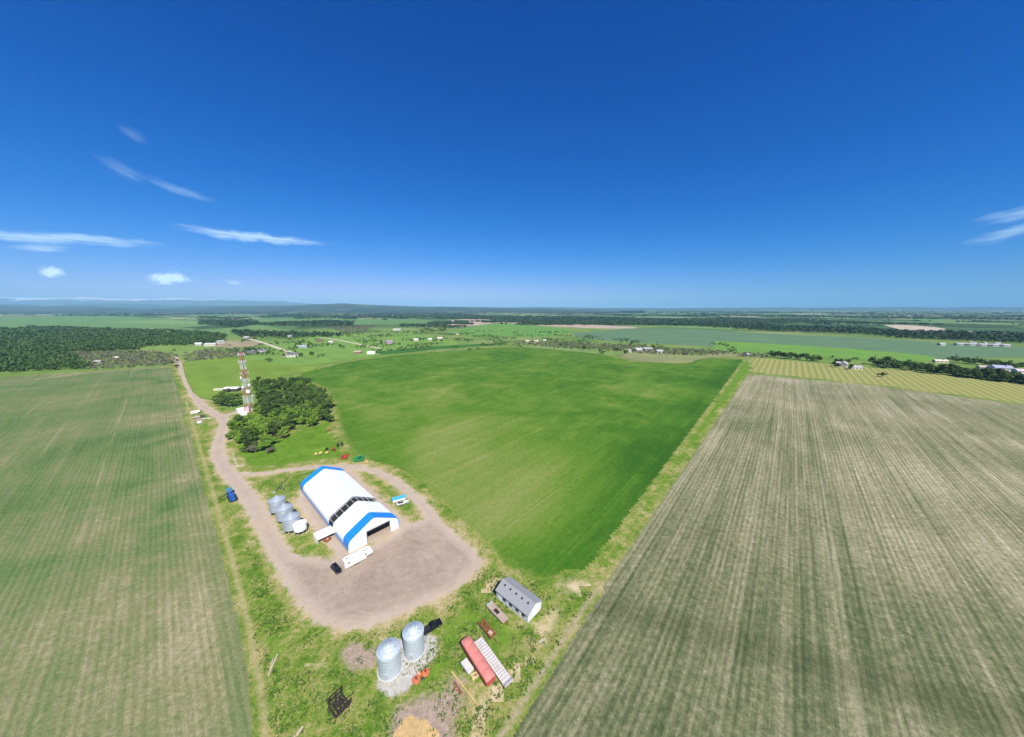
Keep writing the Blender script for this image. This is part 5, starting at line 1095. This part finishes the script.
# far woods between 1.8 and 9 km, lumps of several trees
r = np.random.RandomState(5)
from mathutils import noise as mnoise, Vector
Vs = []; n_ok = 0
T = [leaf_cards(r, 12, 9, 5.0, 5.5, 3, 4.2)[0] for _ in range(8)]
for k in range(60000):
    t_ = r.rand(); D = 1/(1/1750.0*(1-t_)+1/9500.0*t_); az = r.uniform(-1.08, 1.08); x = D*math.tan(az*0.97); y = D
    if abs(x) > 1.75*y: continue
    u = x*cos(R(AZL))-y*sin(R(AZL)); v = x*sin(R(AZL))+y*cos(R(AZL))
    n_ = mnoise.fractal(Vector((u*0.0011, v*0.0006, 2.5)), 0.6, 2.0, 5)
    line = min(abs((u % 800)-400)-12, abs((v % 1600)-800)-14)
    if n_ < (0.13 if D > 3000 else 0.20) and not (line < 0 and mnoise.noise(Vector((x*0.002, y*0.002, 9))) > 0.0): continue
    s = D/2200.0+0.2
    pxc = 308+F*H/D
    if 315.8 < pxc < 328.5 and -1.7 < x/y < -0.95: continue
    q = T[r.randint(8)]; a = r.uniform(0, 6.28); x_ = q[:, 0]*cos(a)-q[:, 1]*sin(a); y_ = q[:, 0]*sin(a)+q[:, 1]*cos(a)
    Vs.append(np.column_stack([x_*s*1.5+x, y_*s+y, np.maximum(q[:, 2]*min(1.5, 0.8+0.15*s), 0.2)])); n_ok += 1
    if n_ok > 9000: break
V = np.vstack(Vs); o = mesh_np('far_woodland', V, np.arange(len(V)).reshape(-1, 4), LFF); o['kind'] = 'stuff'; o['label'] = 'dark woods scattered across the plain towards the horizon'; o['category'] = 'woodland'
print('far', n_ok)
# ------------------------------------------------------------------ hills and mountains
def pxh(x, y, D):
    """height at depth D (along view) that shows at pixel row y"""
    return H-(y-YH)/F*D*1.02
def ridge(name, D0, D1, prof_px, m, amp, step=2.0, seed=0, ns=6, rough=0.004):
    xs = np.arange(prof_px[0][0], prof_px[-1][0]+step, step); px = np.array([p[0] for p in prof_px]); py = np.array([p[1] for p in prof_px])
    V = []; Fq = []
    for i in range(ns*2+1):
        D = D0+(D1-D0)*i/(ns*2)
        for x in xs:
            X = (x-512)/F*D*1.02; top = pxh(x, np.interp(x, px, py), (D0+D1)/2); k = 1-abs(i-ns)/ns
            n_ = mnoise.fractal(Vector((X*rough*0.1, D*rough*0.1, seed)), 0.8, 2.0, 6)
            hgt = (top+n_*amp)*max(0, k)**0.8 if top > 0 else 0
            V.append((X, D, max(-1.0, hgt-2*(k == 0))))
    n = len(xs)
    for i in range(ns*2):
        for j in range(n-1): Fq.append((i*n+j, i*n+j+1, (i+1)*n+j+1, (i+1)*n+j))
    o = mesh_np(name, V, Fq, m, smooth=True); o['kind'] = 'structure'; return o
m, nt, b = newmat('hill_forest'); p = nt.pos(); n1 = nt.noise(p, 0.0016, 7, 0.65)
nt.put(b.inputs['Base Color'], nt.cr(nt.ramp(n1, 0.42, 0.66), [(0, (0.014, 0.034, 0.018)), (0.6, (0.024, 0.050, 0.024)), (0.78, (0.07, 0.11, 0.05)), (1, (0.14, 0.15, 0.08))])); b.inputs['Roughness'].default_value = 1
hm = m
ridge('hills', 5600, 13000, [(-260, 306), (-60, 305.5), (0, 305), (60, 306), (110, 306.5), (150, 308), (215, 307.4), (250, 306), (290, 305.5), (330, 304), (350, 303.5), (375, 305), (410, 306.2), (450, 307), (500, 308), (560, 309), (640, 312)], hm, 14, 3)
ridge('hills', 13200, 15800, [(-260, 303), (0, 303.5), (60, 304.5), (120, 304), (170, 305), (240, 306), (330, 305.5), (450, 306.8), (520, 307.6), (640, 308.2), (760, 307.6), (900, 307.2), (1000, 307.4), (1300, 307.5)], hm, 28, 3, 4.0, rough=0.003)
m, nt, b = newmat('mountain_rock'); p = nt.pos(); n1 = nt.noise(p, 0.0009, 8, 0.7); z = nt.sep(p)[2]
nt.put(b.inputs['Base Color'], nt.mix(nt.ramp(nt.m('ADD', nt.m('MULTIPLY', n1, 500.0), z), 740.0, 830.0), (0.07, 0.09, 0.11), (0.5, 0.52, 0.56))); b.inputs['Roughness'].default_value = 1
ridge('mountains', 16000, 19500, [(-300, 296), (-100, 297), (0, 298), (50, 298.5), (110, 298), (140, 299), (180, 298.5), (215, 299.5), (250, 300.5), (285, 302.5), (330, 304.5), (400, 306)], m, 75, 2, 8.0, rough=0.006)
# ------------------------------------------------------------------ haze
XB, YB, ZB = 62000, 34500, 760
hb = MB(); hb.box((0, (YB-3000)/2, (ZB-3)/2-0), (2*XB, YB+3000, ZB+3)); hz = hb.build('haze', bpy.data.materials.new('haze')); hm_ = hz.data.materials[0]; hm_.use_nodes = True
n = hm_.node_tree; n.nodes.clear(); ho = n.nodes.new('ShaderNodeOutputMaterial'); pv = n.nodes.new('ShaderNodeVolumePrincipled')
pv.inputs['Color'].default_value = (0.32, 0.67, 0.93, 1); pv.inputs['Density'].default_value = 4.4e-5; pv.inputs['Anisotropy'].default_value = -0.15
n.links.new(pv.outputs[0], ho.inputs['Volume']); hz['kind'] = 'stuff'; hz['label'] = 'thin blue summer haze over the plain'; hz['category'] = 'haze'
# ------------------------------------------------------------------ sky
nt = NT(w.node_tree); bg = w.node_tree.nodes['Background']
sky = nt.new('ShaderNodeTexSky', sky_type='NISHITA'); sky.sun_disc = False; sky.sun_elevation = R(SUN_EL); sky.sun_rotation = R(SUN_AZ)
sky.altitude = 1100; sky.air_density = 1.0; sky.dust_density = 0.4; sky.ozone_density = 2.5
q_ = nt.sep(sky.outputs[0])      # deeper, more saturated blue, as the camera's polarised sky
GS = nt.m('MULTIPLY', nt.m('POWER', q_[1], 1.15), 0.272)
SKYC = nt.comb(nt.m('MINIMUM', nt.m('MULTIPLY', nt.m('POWER', GS, 3.0), 0.072), nt.m('MULTIPLY', GS, 0.78)), GS, nt.m('MULTIPLY', nt.m('POWER', q_[2], 0.84), 0.92))
v = nt.sep(nt.new('ShaderNodeTexCoord').outputs['Generated']); azn = nt.m('ARCTAN2', v[0], v[1]); eln = nt.m('ARCSINE', v[2])
def dirpx(x, y):
    X = (x-W_/2)/F; Y = -(y-H_/2)/F; d = np.array([X, CP+Y*SP, -SP+Y*CP]); d /= np.linalg.norm(d); return math.atan2(d[0], d[1]), math.asin(d[2])
def cloud(a, b_, wd, stg, puff=False, seed=0.0):
    (a0, e0), (a1, e1) = dirpx(*a), dirpx(*b_); ca, ce = (a0+a1)/2, (e0+e1)/2; k = cos(ce); L = math.hypot((a1-a0)*k, e1-e0)/2; th = math.atan2(e1-e0, (a1-a0)*k)
    dx = nt.m('MULTIPLY', nt.m('SUBTRACT', azn, ca), k); dy = nt.m('SUBTRACT', eln, ce)
    s = nt.m('ADD', nt.m('MULTIPLY', dx, cos(th)), nt.m('MULTIPLY', dy, sin(th))); t = nt.m('SUBTRACT', nt.m('MULTIPLY', dy, cos(th)), nt.m('MULTIPLY', dx, sin(th)))
    sc2 = (75, 110) if puff else (16, 190)
    nz = nt.noise(nt.comb(nt.m('MULTIPLY', s, sc2[0]), nt.m('MULTIPLY', t, sc2[1]), seed), 1.0, 6, 0.62, 0.6)
    t = nt.m('ADD', t, nt.m('MULTIPLY', nt.m('SUBTRACT', nt.noise(nt.comb(nt.m('MULTIPLY', s, 14.0), 0.0, seed), 1.0, 3), 0.5), wd*1.6))
    r2 = nt.m('ADD', nt.m('POWER', nt.m('DIVIDE', s, L), 2.0), nt.m('POWER', nt.m('DIVIDE', t, wd), 2.0))
    f = nt.m('MAXIMUM', nt.m('SUBTRACT', 1.0, r2), 0.0); f = nt.m('SUBTRACT', nt.m('MULTIPLY', f, 1.75), nt.m('MULTIPLY', nt.m('SUBTRACT', 1.0, nz), 1.55 if not puff else 1.75))
    return nt.m('MULTIPLY', nt.m('POWER', nt.m('MINIMUM', nt.m('MAXIMUM', f, 0.0), 1.0), 1.5 if puff else 2.0), stg*(1.6 if puff else 0.95))
tot = 0.0
CL = [((78, 146), (160, 190), 0.020, 0.14, False), ((112, 164), (235, 210), 0.015, 0.19, False), ((-210, 215), (215, 250), 0.016, 0.62, False), ((110, 219), (360, 247), 0.018, 0.70, False), ((-10, 245), (85, 250), 0.013, 0.42, False),
      ((30, 270), (72, 273), 0.016, 0.9, True), ((130, 275), (204, 281), 0.020, 1.0, True), ((108, 120), (155, 150), 0.018, 0.10, False), ((218, 281), (250, 283), 0.009, 0.3, True),
      ((945, 230), (1120, 190), 0.018, 0.34, False), ((965, 238), (1080, 220), 0.015, 0.42, False), ((945, 244), (1030, 236), 0.012, 0.18, False)]
for i, (a, b_, wd, stg, pf) in enumerate(CL): tot = nt.m('ADD', tot, cloud(a, b_, wd, stg, pf, i*3.7))
cs = nt.mix(nt.m('MINIMUM', tot, 1.0), SKYC, (4.6, 6.0, 6.8))
nt.put(bg.inputs[0], cs); bg.inputs[1].default_value = 0.1
# sun
s = bpy.data.lights.new('sun', 'SUN'); s.energy = 4.3; s.angle = R(0.5); s.color = (1, 0.945, 0.85); so = bpy.data.objects.new('sun', s); COL.objects.link(so)
dv = Vector((sin(R(SUN_AZ))*cos(R(SUN_EL)), cos(R(SUN_AZ))*cos(R(SUN_EL)), sin(R(SUN_EL)))); so.rotation_euler = dv.to_track_quat('Z', 'Y').to_euler(); so.location = (0, 0, 200)
# camera
cd = bpy.data.cameras.new('camera'); cam = bpy.data.objects.new('camera', cd); COL.objects.link(cam); cd.sensor_width = 36; cd.lens = F/W_*36; cam.location = (0, 0, H); cam.rotation_euler = (PI/2-PIT, 0, 0)
cd.clip_end = 200000; cd.clip_start = 0.5; sc.camera = cam
sc.view_settings.view_transform = 'Standard'; sc.view_settings.look = 'None'; sc.view_settings.exposure = 0.85; sc.view_settings.gamma = 1
sc.cycles.use_denoising = True; sc.cycles.volume_bounces = 0; sc.cycles.max_bounces = 5; sc.cycles.volume_step_rate = 1
